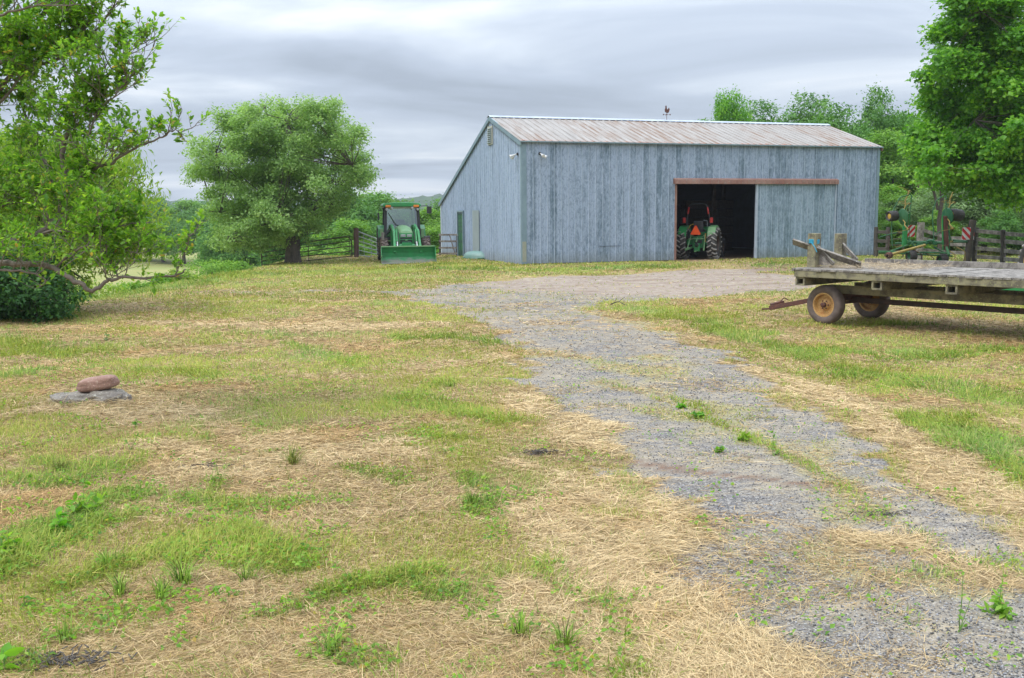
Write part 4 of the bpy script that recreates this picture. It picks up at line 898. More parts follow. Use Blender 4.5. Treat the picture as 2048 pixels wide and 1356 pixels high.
# ------------------------------------------------------------------ folded hay tedder behind the wagon
MT['implgreen'] = mat_plain('weathered implement green', (.02, .13, .045), (.05, .16, .07), 6, .6, c3=(.12, .13, .07), bump=.1)
MT['implyellow'] = mat_plain('weathered implement yellow', (.42, .33, .09), (.30, .20, .06), 8, .6, c3=(.18, .09, .04), bump=.1)
def tedder():
    Y = 37.5; T = empty('hay_tedder', (0, 0, 0)); o = lambda px, py, dy=0: AT(px, py, Y+dy)
    tag(T, 'folded green hay tedder with raised hoops and striped warning boards by the fence', 'tedder')
    g, y_ = MT['implgreen'], MT['implyellow']
    f = MB()
    for a, b, r in (((1757, 503), (1895, 506), .035), ((1757, 505), (1905, 512), .035), ((1790, 487), (1945, 483), .04), ((1815, 484), (1890, 486), .05), ((1868, 494), (1890, 506), .03), ((1816, 478), (1830, 494), .04), ((1890, 486), (1898, 510), .05), ((1840, 492), (1870, 478), .04), ((1775, 505), (1826, 486), .03), ((1905, 480), (1945, 484), .035), ((1760, 474), (1805, 462), .02), ((1870, 470), (1892, 455), .02)):
        f.tube([o(*a, random.uniform(-.4, .4)), o(*b, random.uniform(-.4, .4))], r, 7)
    f.build('frame', g, T, 50)
    MB().tube([o(1782, 509, -.8), o(1850, 490, -.3)], [.055, .045], 10).build('drive_shaft_guard', y_, T, 50)
    MB().lathe([(-.02, .12), (.1, .13), (.14, .06)], o(1780, 510, -.85), (-.8, -.5, -.2), 12).build('hitch_coupler', MT['rust'], T, 40)
    mb = MB()
    for k in range(9): mb.box(o(1836+k*4+random.uniform(-2, 2), 490-k*.8+random.uniform(-4, 4), random.uniform(-.3, .2)), (random.uniform(.08, .2), .12, random.uniform(.06, .16)), Matrix.Rotation(random.uniform(-.6, .6), 3, 'Y'))
    mb.build('gearbox', MT['darkgreen'], T, bevel=.02)
    MB().bar(o(1812, 430), o(1808, 493), .16, .14, (0, 1, 0)).build('folding_arm', MT['green'], T, bevel=.02)
    MB().bar(o(1890, 432), o(1893, 500), .14, .14, (0, 1, 0)).build('folding_arm', MT['rust'], T, bevel=.02)
    MB().tube([o(1885, 430), o(1886, 500)], .03, 8).tube([o(1898, 440), o(1899, 505)], .02, 8).tube([o(1820, 425), o(1818, 482)], .02, 8).build('ram', MT['green'], T, 50)
    hoops = [[(1785, 426), (1786, 422), (1799, 396), (1802, 394), (1820, 389), (1823, 391), (1822, 405), (1820, 423), (1810, 430)], [(1868, 482), (1865, 430), (1866, 420), (1872, 402), (1875, 399), (1888, 390), (1892, 391), (1892, 430)], [(1784, 428), (1783, 470), (1785, 492)]]
    for h in hoops: MB().tube([o(*p) for p in h], .022, 7).build('guard_hoop', g, T, 60)
    for (px, py, rx, col) in ((1806, 434, 26, g), (1895, 432, 22, MT['darkgreen'])):
        c = o(px, py); MB().lathe([(-.06, .001), (-.05, .14), (-.01, .30), (.02, .31), (.05, .14), (.06, .001)], c, (.95, .25, .15), 24).build('rotor', col, T, 40)
        for k in range(6):
            a = k*PI/3+.5; d = Vector((.12*math.cos(a), .35*math.cos(a), math.sin(a)))
            p0 = c+d*.22; p1 = c+d*.62+Vector((.06, 0, 0)); p2 = c+d*.95+Vector((.20, .0, .0)); 
            ar = MB().tube([p0, (p0+p1)/2+Vector((.05, 0, 0)), p1, p2], .024, 6).build('tine_arm', y_ if k % 2 else g, T, 50)
            q = MB()
            for s in (-.05, .05): q.tube([p2+Vector((0, s, 0)), p2+Vector((-.22, s, .0))+d*.12, p2+Vector((-.42, s*1.5, .0))+d*.18], .007, 4)
            q.lathe([(-.07, .035), (.07, .035)], p2, (0, 1, 0), 8); q.build('spring_tine', y_, ar)
    for (px, py, r, w, ax) in ((1785, 432, .20, .36, (1, .3, .05)), (1912, 430, .23, .50, (1, .25, -.1))):
        w_ = empty('tyre_wheel', o(px, py), 0, T)
        MB().lathe([(-w*.4, r*.5), (-w*.5, r*.8), (-w*.4, r*.97), (0, r), (w*.4, r*.97), (w*.5, r*.8), (w*.4, r*.5), (w*.3, .001)], (0, 0, 0), ax, 24).build('tyre', MT['rubber'], w_, 50)
        MB().lathe([(-w*.42, .001), (-w*.38, r*.5)], (0, 0, 0), ax, 16).build('rim', MT['yellow'], w_, 50)
    for (px, py) in ((1823, 512), (1885, 519)):
        w_ = empty('tyre_wheel', o(px, py), 0, T)
        MB().lathe([(-.12, .12), (-.14, .18), (-.1, .22), (.1, .22), (.14, .18), (.12, .12)], (0, 0, 0), (1, .2, 0), 22).build('tyre', MT['rubber'], w_, 50)
        MB().lathe([(-.10, .12), (-.05, .05), (-.05, .001)], (0, 0, 0), (1, .2, 0), 14).build('rim', MT['darkgreen'], w_, 50)
    for (px, py) in ((1838, 505), (1862, 512), (1905, 505), (1925, 500)):
        p = o(px, py, -.2); MB().tube([o(px-12, py-6), p, p+Vector((.10, 0, -.08)), p+Vector((.12, .02, -.40))], .016, 6).build('lower_tine', y_ if px % 2 else MT['rust'], T, 50)
    # striped boards
    def board(px, py, w, h, rz, flip):
        c = o(px, py); e = empty('warning_board', c, rz, T)
        MB().box((0, 0, 0), (w, .012, h)).build('board', MT['white'], e)
        mb = MB(); st_ = w*.46
        def clip(poly):
            for ax_, lim, sg in ((0, w/2, 1), (0, -w/2, -1), (1, h/2, 1), (1, -h/2, -1)):
                out = []
                for i in range(len(poly)):
                    p, q = poly[i], poly[(i+1) % len(poly)]; ip = p[ax_]*sg <= lim*sg; iq = q[ax_]*sg <= lim*sg
                    if ip: out.append(p)
                    if ip != iq:
                        t = (lim-p[ax_])/(q[ax_]-p[ax_]); out.append((p[0]+(q[0]-p[0])*t, p[1]+(q[1]-p[1])*t))
                poly = out
                if not poly: return poly
            return poly
        for k in range(-4, 5):
            x0 = k*st_*1.25; sl = h*1.0
            pl = [(x0-sl, -h), (x0-sl+st_*.62, -h), (x0+sl+st_*.62, h), (x0+sl, h)]
            if flip: pl = [(-a, b) for a, b in pl]
            pl = clip(pl)
            if len(pl) > 2: mb.prism(pl if not flip else pl[::-1], (0, -.010, 0), (1, 0, 0), (0, 0, 1), (0, -1, 0), .004)
        mb.build('stripe', MT['boardred'], e)
    board(1820, 462, .42, .44, .25, False); board(1936, 467, .48, .46, .1, True)
MT['boardred'] = mat_plain('board red', (.62, .02, .03), (.55, .02, .03), 5, .5, bump=0)
tedder()
# ------------------------------------------------------------------ fences, gates, posts
def pole(name, p, h, r, mat_, label, cat, lean=(0, 0), group=None, seg=10):
    mb = MB(); n = 6
    mb.tube([(lean[0]*h*i/n+random.uniform(-.01, .01), lean[1]*h*i/n, h*i/n) for i in range(n+1)], [r*(1+random.uniform(-.06, .06)) for i in range(n+1)], seg)
    o = mb.build(name, mat_, None, 50); o.location = p; tag(o, label, cat, group); return o
def tubegate(name, A, Bp, h0, h1, n, mat_, ups, r=.022, label='', round_=False):
    g = empty(name, A); A = Vector(A); d = Vector(Bp)-A; tag(g, label, 'gate')
    fr = MB(); P = lambda t, z: d*t+Vector((0, 0, z*(h0*(1-t)+h1*t)))
    if round_: fr.tube([P(0, .0), P(0, .78), P(.03, .95), P(.07, 1), P(.93, 1), P(.97, .95), P(1, .78), P(1, 0)], r*1.3, 8)
    else: fr.tube([P(0, 0), P(0, 1)], r*1.3, 8); fr.tube([P(0, 1), P(1, 1)], r*1.3, 8); fr.tube([P(1, 1), P(1, 0)], r*1.3, 8)
    fr.build('frame', mat_, g, 50)
    for k in range(n): z = k/(n)*.98+.02; MB().tube([P(.0, z), P(1, z)], r, 7).build('rail', mat_, g, 50)
    for t in ups: MB().bar(P(t, 0), P(t, 1), .05, .02).build('upright', mat_, g)
    return g
tubegate('metal_gate', AT(524, 531, 46), AT(704, 513, 46), .80, .95, 4, MT['darkrust'], (.52, .98), .022, 'dark rusty tube gate sloping down behind the round tree', True)
pp = AT(713, 514, 45.6); pole('gate_post', pp, 1.32, .11, MT['postwood'], 'stout brown gate post between the dark and the galvanised gate', 'post', (.01, 0))
A = AT(717, 511, 45.7); tubegate('metal_gate', A, (AT(755, 513, 50).x, 50, -.15), 1.10, .98, 5, MT['galv'], (.28, .66), .024, 'open galvanised tube gate hanging beside the brown post')
pole('fence_post', AT(767, 522, 43.6), 1.25, .065, MT['wood'], 'slim grey post standing right beside the loader tractor', 'post', (.005, 0))
# feeder-like wooden hurdle leaning at the far end of the gable wall
hA, hB = G(878, 511), G(915, 511); hg = empty('wooden_hurdle', hA, math.atan2(hB.y-hA.y, hB.x-hA.x)); hl = (hB-hA).length
tag(hg, 'grey wooden hurdle of four rails leaning at the rear corner of the barn', 'hurdle')
for k, z in enumerate((.10, .38, .70, 1.02)): MB().bar((-.02, .0+z*.1, z), (hl+.02, .0+z*.1, z), .05, .09).build('rail', MT['wood'], hg, bevel=.004)
for x in (.04, hl-.04): MB().bar((x, .05, 0), (x, .15, 1.07), .06, .08, (0, 1, 0)).build('upright', MT['darkwood'], hg, bevel=.004)
MB().bar((hl*.85, .06, .1), (hl*.55, .14, 1.0), .04, .07, (0, 1, 0)).build('brace', MT['wood'], hg)
# overturned hull by the gable wall
def hull():
    mb = MB(); rings = []; L = 2.1
    for i in range(15):
        t = i/14; w = .40*(1-abs(2*t-1)**2.6)**.6+.05; h = .36*(1-abs(2*t-.95)**3)**.5 if abs(2*t-.95) < 1 else .0; h += .05
        rings.append([(L*(t-.5), w*math.cos(PI*k/12), h*math.sin(PI*k/12)**.7) for k in range(13)])
    fs = [(i*13+k, i*13+k+1, (i+1)*13+k+1, (i+1)*13+k) for i in range(14) for k in range(12)]
    mb.add([p for r_ in rings for p in r_], fs+[tuple(range(13)), tuple(14*13+k for k in range(13))[::-1]])
    return mb
o = hull().build('overturned_boat', MT['hull'], None, 40); o.location = G(954, 517); o.rotation_euler = (0, 0, -.75); o.scale = (.72, .9, .85); tag(o, 'small faded green boat lying upside down against the gable wall', 'boat')
mbk = MB().box((0, 0, .03), (1.9, .80, .05)); k_ = mbk.build('gunwale', MT['darkgreen'], o, bevel=.02)
# right-hand fences
def railfence(pts, zr, label, rails, posts_extra=(), mat_=None, th=.045, hh=.14):
    f = empty('rail_fence', pts[0]); tag(f, label, 'fence'); A0 = Vector(pts[0]); mat_ = mat_ or MT['wood']
    for i in range(len(pts)-1):
        a, b = Vector(pts[i])-A0, Vector(pts[i+1])-A0
        for z in rails:
            MB().bar(a+Vector((0, -.08, z*zr[i]+random.uniform(-.02, .02))), b+Vector((0, -.08, z*zr[i+1]+random.uniform(-.02, .02))), th, hh, (0, 0, 1), .08).build('rail', mat_, f, bevel=.004)
    for i, p in enumerate(pts):
        q = Vector(p)-A0; MB().tube([q, q+Vector((random.uniform(-.04, .04), 0, zr[i]*.6)), q+Vector((random.uniform(-.06, .06), 0, zr[i]*1.12))], [.10, .09, .085], 9).build('post', MT['darkwood'], f, 50)
    return f
railfence([G(1948, 527), G(2005, 531), G(2075, 538), G(2170, 548)], [1.22, 1.16, 1.10, 1.05], 'leaning four rail fence of grey boards at the right edge', (.22, .48, .76, 1.0))
railfence([AT(1840, 520, 41), AT(1893, 521, 41), AT(1948, 523, 39.5)], [1.25, .95, .95], 'grey board fence passing behind the tedder', (.35, .70, .98), mat_=MT['wood'])
railfence([AT(1752, 513, 43.5), AT(1773, 514, 43.3)], [1.15, 1.15], 'short dark board fence tight against the right end of the barn', (.3, .6, .95), mat_=MT['darkwood'])
tubegate('metal_gate', AT(1777, 515, 43.2), AT(1806, 515, 42.5), 1.05, 1.05, 4, MT['darkrust'], (.98,), .018, 'narrow dark tube gate between the barn fence and the tedder')
pole('fence_post', AT(1838, 521, 40.6), 1.55, .14, MT['wood'], 'thick grey round fence post right of the first striped board', 'post', (.01, 0))
pole('fence_post', AT(1933, 526, 37.6), 1.62, .12, MT['darkwood'], 'rough leaning split post right of the second striped board', 'post', (.10, 0))
pole('fence_post', AT(1948, 524, 38.4), .0+1.35, .05, MT['rust'], 'thin rusty stake rising behind the second striped board', 'post', (-.03, 0))
# implement at the right edge, mostly out of frame
im = empty('farm_implement', (10.4, 19.6, 0), -.3); tag(im, 'green implement drawbar and lugged tyre just entering at the right edge', 'implement')
MB().bar((-.95, -.5, .50), (1.6, -.2, .52), .12, .12).bar((1.2, -.9, .5), (1.2, .9, .5), .12, .12).build('drawbar', MT['green'], im, bevel=.01)
ib = AT(2068, 528, 27.0)
wheel(im, Matrix.Rotation(.3, 3, 'Z') @ (Vector((ib.x, ib.y, .62))-Vector((10.4, 19.6, 0))), .55, .35, .3, (1, .3, 0), MT['rubber'], MT['yellow'], MT['lug'], 18, .04)
MB().bar((1.2, .6, .5), Matrix.Rotation(.3, 3, 'Z') @ (Vector((ib.x+.1, ib.y, .62))-Vector((10.4, 19.6, 0))), .12, .12).build('rear_frame', MT['green'], im)

# ------------------------------------------------------------------ stones
def rock(name, c, dim, rz, rx, seed, mat_, label, amp=.12, e=2.6):
    bpy_me = bpy.data.meshes.new(name); import bmesh
    bm = bmesh.new(); bmesh.ops.create_icosphere(bm, subdivisions=5, radius=1)
    from mathutils import noise
    for v in bm.verts:
        p = v.co.normalized(); k = (abs(p.x)**e+abs(p.y)**e+abs(p.z)**e)**(-1/e)
        f = 1+amp*noise.noise(p*1.7+Vector((seed, 0, 0)))+amp*.35*noise.noise(p*5+Vector((seed, 3, 0)))+amp*.12*noise.noise(p*14)
        v.co = Vector((p.x*dim[0], p.y*dim[1], p.z*dim[2]))*k*f
    bm.to_mesh(bpy_me); bm.free(); bpy_me.shade_smooth(); bpy_me.materials.append(mat_)
    o = bpy.data.objects.new(name, bpy_me); COL.objects.link(o); o.location = c; o.rotation_euler = (rx, 0, rz); tag(o, label, 'stone'); return o
q = G(165, 812); Ys = q.y+.12
p1 = AT(172, 806, Ys); rock('flat_stone', (p1.x, Ys, .035), (.44, .24, .10), .12, .05, 3.1, MT['stonegrey'], 'grey lichened flat stone lying in the grass under the pinkish stone', .30, 2.3)
p3 = AT(215, 797, Ys-.03); rock('flat_stone_hump', (p3.x, Ys-.02, p3.z-.01), (.235, .19, .105), .1, 0, 8.2, MT['stonegrey'], '', .28, 2.4)
hump = bpy.data.objects['flat_stone_hump']; fs_ = bpy.data.objects['flat_stone']; 
for k_ in ('label', 'category'):
    if k_ in hump: del hump[k_]
hump.name = 'stone_shoulder'; hump.parent = fs_; hump.matrix_parent_inverse = (Matrix.Translation(fs_.location) @ fs_.rotation_euler.to_matrix().to_4x4()).inverted()
p2 = AT(196, 767, Ys+.02); o = rock('round_stone', (p2.x, Ys+.02, p2.z), (.212, .12, .078), .1, 0, 5.4, MT['stonepink'], 'pinkish brown oblong stone balanced on top of the grey stone', .08, 3.2)
o.rotation_euler = (0, -.14, .1)
# ------------------------------------------------------------------ foliage
def unit(v): return v/np.maximum(np.linalg.norm(v, axis=1, keepdims=True), 1e-9)
def leafmesh(name, P, Nrm, size, tint, mat, parent, aspect=.5, droop=None, long=False):
    """P leaf bases, Nrm leaf normals; each leaf a folded blade of four faces (two when far)"""
    n = len(P); rnd = unit(RNG.normal(0, 1, (n, 3))); T = unit(np.cross(Nrm, rnd))
    if droop is not None: T = unit(T+np.array([0, 0, -droop])[None]); 
    Bn = unit(np.cross(Nrm, T)); Nn = np.cross(T, Bn)
    s = size[:, None]; w = s*aspect*.5
    a = P; m1 = P+T*s*.45-Nn*s*.04; tip = P+T*s-Nn*s*(.16 if not long else .3)
    l1 = P+T*s*.42+Bn*w+Nn*w*.35; r1 = P+T*s*.42-Bn*w+Nn*w*.35
    co = np.stack([a, l1, tip, r1, m1], 1).reshape(-1, 3)
    b = (np.arange(n)*5)[:, None]
    q = np.concatenate([b+[[0, 4, 1]], b+[[4, 2, 1]], b+[[0, 3, 4]], b+[[4, 3, 2]]], 1).reshape(-1, 3)
    c = np.repeat(np.stack([tint]*3, 1)[:, None], 5, 1).reshape(-1, 3)
    return npmesh(name, co, q, mat, parent, col=np.clip(c, 0, 1), nv=3)
def crown_points(lobes, ncl, per, sig, rng, shell=.55, flat=.7):
    V = np.array([l[3]*l[4]*l[5] for l in lobes]); V = V**.75; pr = V/V.sum(); P = []; C = []
    for i, l in enumerate(lobes):
        k = max(1, int(ncl*pr[i])); d = unit(rng.normal(0, 1, (k, 3))); rad = (shell+(1-shell)*rng.random(k))[:, None]
        C.append(np.array(l[:3])[None]+d*rad*np.array(l[3:6])[None])
    C = np.concatenate(C); ctr = np.array([l[:3] for l in lobes]).mean(0)
    ti = rng.random(len(C)); m = len(C)
    L = np.repeat(C, per, 0)+rng.normal(0, 1, (m*per, 3))*np.array([sig, sig, sig*flat])
    t = np.repeat(ti, per)*.55+rng.random(m*per)*.45
    out = unit(np.repeat(C, per, 0)-ctr)
    return C, L, t, out
def tree(name, loc, lobes, trunk, ncl, per, sig, size, lm, label, group=None, aspect=.5, twigs=120, cat='tree', rng=None, shell=.5, bark=None, limb_r=.5, up=.9, root=None, keepfn=None, mains=None):
    rng = rng or RNG
    t = root or empty(name, loc); tag(t, label, cat, group)
    C, L, ti, out = crown_points(lobes, ncl, per, sig, rng, shell)
    if keepfn is not None:
        k = keepfn(L); L, ti, out = L[k], ti[k], out[k]
    n = len(L); nr = unit(out*.5+np.array([[0, 0, up]])+rng.normal(0, .55, (n, 3)))
    leafmesh('foliage', L, nr, size*(.6+.8*rng.random(n)), ti, lm, t, aspect)
    mb = MB(); tp = [Vector(p[:3]) for p in trunk]; mb.tube(tp, [p[3] for p in trunk], 12)
    top = tp[-1]; rtop = trunk[-1][3]
    ML_ = mains or lobes
    for i, l in enumerate(ML_):
        c = Vector(l[:3]); k = min(len(tp)-1, max(1, int(len(tp)*.6))); s_ = tp[k].lerp(top, random.random())
        mid = s_.lerp(c, .5)+Vector((random.uniform(-.2, .2), random.uniform(-.2, .2), random.uniform(-.1, .3)))*l[3]*.4
        mb.tube([s_, mid, s_.lerp(c, .96)], [rtop*limb_r*.55, rtop*limb_r*.3, rtop*limb_r*.08], 6, False)
    cs = C[rng.choice(len(C), min(twigs, len(C)), replace=False)]
    la = np.array([l[:3] for l in ML_])
    for c in cs:
        j = int(np.argmin(((la-c)**2).sum(1))); a = Vector(la[j]); c = Vector(c)
        mb.tube([a, a.lerp(c, .5)+Vector((random.uniform(-.1, .1), random.uniform(-.1, .1), random.uniform(-.15, .05))), c], [rtop*.10, rtop*.07, rtop*.03], 4, False)
    mb.build('trunk', bark or MT['bark'], t, 60)
    return t
def sublobes(L, n, f0, f1, flat, rng, spread=.85):
    o = []
    for l in L:
        k = n if l[3] > .6 else max(2, n//2)
        for _ in range(k):
            d = rng.normal(0, 1, 3); d /= np.linalg.norm(d); q = spread*rng.uniform(.5, 1.0); r_ = l[3]*rng.uniform(f0, f1)
            o.append((l[0]+d[0]*l[3]*q, l[1]+d[1]*l[3]*q, l[2]+d[2]*l[5]*q*1.15, r_, r_, r_*flat))
    return o
def lobes_ell(cx, cy, cz, rx, ry, rz, n, r0, r1, rng, bottom=-.6):
    o = []
    for i in range(n):
        d = rng.normal(0, 1, 3); d /= np.linalg.norm(d)
        if d[2] < bottom: d[2] = -d[2]
        k = rng.uniform(.55, .88); r = rng.uniform(r0, r1)
        o.append((cx+d[0]*rx*k, cy+d[1]*ry*k, cz+d[2]*rz*k, r, r, r*.75))
    return o
LM = {
 'round': leaf_mat('sage green leaves', [(0, (.13, .24, .06)), (.5, (.25, .41, .12)), (1, (.42, .58, .23))], .55, .48),
 'maple': leaf_mat('bright maple leaves', [(0, (.06, .19, .02)), (.5, (.14, .36, .03)), (1, (.31, .56, .05))], .45, .52),
 'left': leaf_mat('broad green leaves', [(0, (.09, .22, .03)), (.5, (.20, .40, .045)), (.9, (.38, .55, .08)), (1, (.48, .34, .10))], .38, .55),
 'peach': leaf_mat('narrow yellow green leaves', [(0, (.11, .23, .025)), (.5, (.23, .37, .035)), (1, (.40, .50, .08))], .5, .5),
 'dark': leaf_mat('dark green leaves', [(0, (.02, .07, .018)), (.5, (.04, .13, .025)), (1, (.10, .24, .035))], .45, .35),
 'bg': leaf_mat('mid green leaves', [(0, (.05, .14, .03)), (.5, (.10, .25, .045)), (1, (.21, .38, .08))], .6, .35),
 'bgy': leaf_mat('light green leaves', [(0, (.09, .21, .03)), (.5, (.17, .34, .045)), (1, (.31, .48, .08))], .6, .4),
 'olive': leaf_mat('silvery olive leaves', [(0, (.09, .17, .06)), (.5, (.17, .28, .10)), (1, (.34, .45, .22))], .6, .35)}
rg = np.random.default_rng(5)
# ---- the round tree on the crest
base = AT(586, 520, 44.5)
RTr = []
c0 = AT(562, 362, 44.5)
def rl(px, py, r, dy=0): p = AT(px, py, 44.5+dy); return (p.x-base.x, p.y-base.y, p.z-base.z, r, r, r*.75)
pts = [(470,250,1.1),(520,235,1.0),(575,240,1.1),(640,245,1.1),(690,270,.95),(430,310,1.0),(500,300,1.3),(570,300,1.4),(640,310,1.3),(705,330,.9),(405,350,.7),(455,375,1.1),(530,370,1.4),(610,370,1.4),(680,365,.95),(722,352,.6),(440,425,.7),(490,430,1.0),(555,430,1.2),(620,430,1.0),(665,405,.7),(460,470,.7),(510,475,.85),(560,470,.8),(610,470,.55),(430,478,.5),(490,500,.45),(540,505,.4),(400,290,.5),(378,345,.35),(655,222,.5),(600,212,.5),(530,210,.5),(480,225,.5),(420,275,.45),(725,300,.4),(740,350,.3),(720,270,.35),(650,460,.35),(470,495,.35)]
for (px, py, r) in pts:
    n = 1 if r < .6 else 3
    for k in range(n): RTr.append(rl(px, py, r*rg.uniform(.85, 1.05), rg.uniform(-2.6, 2.6) if n > 1 else rg.uniform(-1, 1)))
tree('round_tree', base, sublobes(RTr, 6, .30, .50, .65, rg, 1.02), [(0, 0, -.3, .42), (0, 0, .3, .33), (.05, 0, 1.2, .30), (.0, 0, 2.0, .27)], 4600, 30, .18, .11, LM['round'], 'broad round crowned tree standing alone before the dark gate', aspect=.6, twigs=500, rng=rg, limb_r=.30, shell=.2, mains=RTr[::4])
# ---- right-hand maple, crown leaning into the frame
mY = 33.0; mb0 = AT(2090, 545, mY); mb0.z = 0
ML = []
mp_ = [(1960,20,1.5),(1930,80,1.2),(2010,90,1.7),(1905,130,.9),(1960,160,1.4),(2030,180,1.6),(1860,165,.7),(1890,210,1.1),(1950,240,1.5),(2030,260,1.6),(1850,275,.85),(1895,290,1.2),(1960,310,1.4),(2030,340,1.5),(1835,160,.35),(1870,335,.8),(1900,365,.6),(1950,355,.8),(2000,360,.9),(2050,365,1.0),(1840,330,.3),(2080,100,2.0),(2090,260,2.0),(2090,330,1.3),(2000,-30,1.6),(2080,-40,2.0),(1925,30,.6),(1920,-30,.9),(1835,270,.5),(1818,290,.35),(1860,245,.6),(1900,70,.35),(1868,142,.4)]
for (px, py, r) in mp_:
    for k in range(1 if r < .7 else 3):
        p = AT(px, py, mY+rg.uniform(-2.5, 2.5)*(r > .7)); rr_ = r*.85*rg.uniform(.8, 1.05); ML.append((p.x-mb0.x, p.y-mb0.y, p.z, rr_, rr_, rr_*.7))
tree('maple_tree', mb0, sublobes(ML, 6, .28, .50, .42, rg, 1.0), [(0, 0, -.3, .5), (0, 0, 1, .4), (.1, 0, 3, .36), (.1, .2, 6, .26), (.3, 0, 9, .12)], 5600, 26, .16, .135, LM['maple'], 'tall dense bright green maple filling the upper right corner', aspect=.85, twigs=300, rng=rg, limb_r=.35, shell=.2, mains=ML[::4])
# ---- background trees: four crowns, copied with their own turn and size
def generic(name, mat_, h, w, seed, ncl=520, per=26, size=.26, lab='x', tall=.62, n=26):
    r_ = np.random.default_rng(seed)
    lb = lobes_ell(0, 0, h*(1-tall*.5), w/2, w/2, h*tall*.55, n, w*.13, w*.22, r_, -.8)
    return tree(name, (0, 0, 0), lb, [(0, 0, -1.2, w*.035), (0, 0, h*.2, w*.03), (0, 0, h*.5, w*.022), (0, 0, h*.8, w*.01)], ncl, per, w*.045, size, mat_, lab, twigs=30, rng=r_, shell=.45)
protos = {}
def place(kind, p, h, label, group, rz=None, wscale=1.0):
    if kind not in protos:
        k, mt = {'A': (1, 'bg'), 'B': (2, 'bgy'), 'C': (3, 'olive'), 'D': (4, 'bg'), 'E': (6, 'maple'), 'F': (9, 'olive')}[kind]
        protos[kind] = [generic('leafy_tree', LM[mt], 10, {'A': 8, 'B': 7, 'C': 9, 'D': 5.5, 'E': 7, 'F': 11}[kind], k, ncl=800, size=.28, tall={'A': .85, 'B': .9, 'C': .95, 'D': .9, 'E': .85, 'F': 1.0}[kind], n=34), False]
    pr = protos[kind]
    if pr[1]: o = copy_tree(pr[0])
    else: o = pr[0]; pr[1] = True
    s = h/10.3; o.location = p; o.scale = (s*wscale, s*wscale, s); o.rotation_euler = (0, 0, random.uniform(0, 2*PI) if rz is None else rz); tag(o, label, 'tree', group)
    if 'group' in o and not group: del o['group']
    return o
def bgt(kind, px, py_top, Y, label, group=None, w=1.0, zb=None):
    p = AT(px, py_top, Y); b = H1(p.x, Y)-.3 if zb is None else zb
    return place(kind, (p.x, Y, b), p.z-b, label, group, wscale=w)
for a in [('E', 1462, 180, 66, 'bushy tree with a pointed top just above the barn roof', .42), ('A', 1510, 222, 70, 'lower tree filling the gap right of the pointed tree over the roof', .8),
          ('A', 1605, 208, 68, 'wide rounded tree top showing over the middle of the right roof half', .85), ('D', 1422, 236, 72, 'small treetop barely above the ridge left of the pointed tree', 1.0),
          ('A', 1660, 226, 60, 'tree top sinking behind the right end of the ridge', .9), ('A', 1752, 196, 62, 'loose tree with gaps of sky right behind the barn roof corner', .6), ('D', 1800, 222, 64, 'slim tree between the barn corner and the maple', 1.1),
          ('B', 1790, 262, 56, 'light green tree rising behind the barn right corner', 1.0), ('B', 1840, 300, 54, 'light green bushy tree below the maple crown', 1.0), ('A', 1900, 330, 58, 'mid green tree in the shade left of the maple trunk', 1.2), ('A', 1985, 300, 60, 'wide tree closing the view beneath the maple', 1.3), ('D', 2050, 330, 55, 'tree at the right frame edge behind the maple', 1.4)]:
    bgt(a[0], a[1], a[2], a[3], a[4], 'trees behind the barn', a[5])
for a in [('B', 1775, 370, 50, 'bright green shrub beside the barn right corner', 1.2), ('C', 1835, 385, 50, 'grey green shrub behind the left tedder hoop', 1.5), ('F', 1905, 372, 48, 'silvery olive shrub behind the right tedder hoop', 1.1), ('F', 1975, 365, 47, 'wide silvery shrub behind the rail fence', 1.2), ('F', 2045, 385, 46, 'silvery shrub at the right frame edge behind the fence', 1.2), ('B', 1870, 420, 46.5, 'low light green shrub between the two tedder arms', 1.4), ('A', 2015, 425, 44.5, 'low darker shrub hanging over the rail fence', 1.4), ('B', 1800, 440, 47, 'low bright shrub behind the narrow gate', 1.6)]:
    bgt(a[0], a[1], a[2], a[3], a[4], 'shrubs behind the fence', a[5])
# thin trunks by the tedder
mb = MB(); b = AT(1880, 500, 42)
mb.tube([b-b, AT(1878, 440, 42)-b, AT(1884, 400, 42)-b, AT(1880, 340, 42)-b, AT(1876, 300, 42)-b], [.10, .09, .08, .06, .04], 8); mb.tube([AT(1876, 420, 42)-b, AT(1868, 385, 42)-b, AT(1852, 355, 42)-b, AT(1842, 330, 42)-b], [.06, .05, .035, .02], 6); mb.tube([AT(1868, 388, 42)-b, AT(1868, 350, 42)-b, AT(1862, 325, 42)-b], [.04, .03, .02], 6)
th_ = empty('slim_tree', b); tag(th_, 'slim bare stemmed tree forking behind the tedder', 'tree'); mb.build('trunk', MT['bark'], th_, 60)
rl_ = [(AT(px, py, 42)-b) for px, py in ((1842, 330), (1862, 322), (1876, 300), (1890, 330), (1850, 350))]
C, L, ti, out = crown_points([(p.x, p.y, p.z, .8, .8, .5) for p in rl_], 60, 26, .16, rg); leafmesh('foliage', L, unit(out*.5+[[0, 0, .9]]+rg.normal(0, .5, L.shape)), .10*(.6+.8*rg.random(len(L))), ti, LM['bgy'], th_, .6)
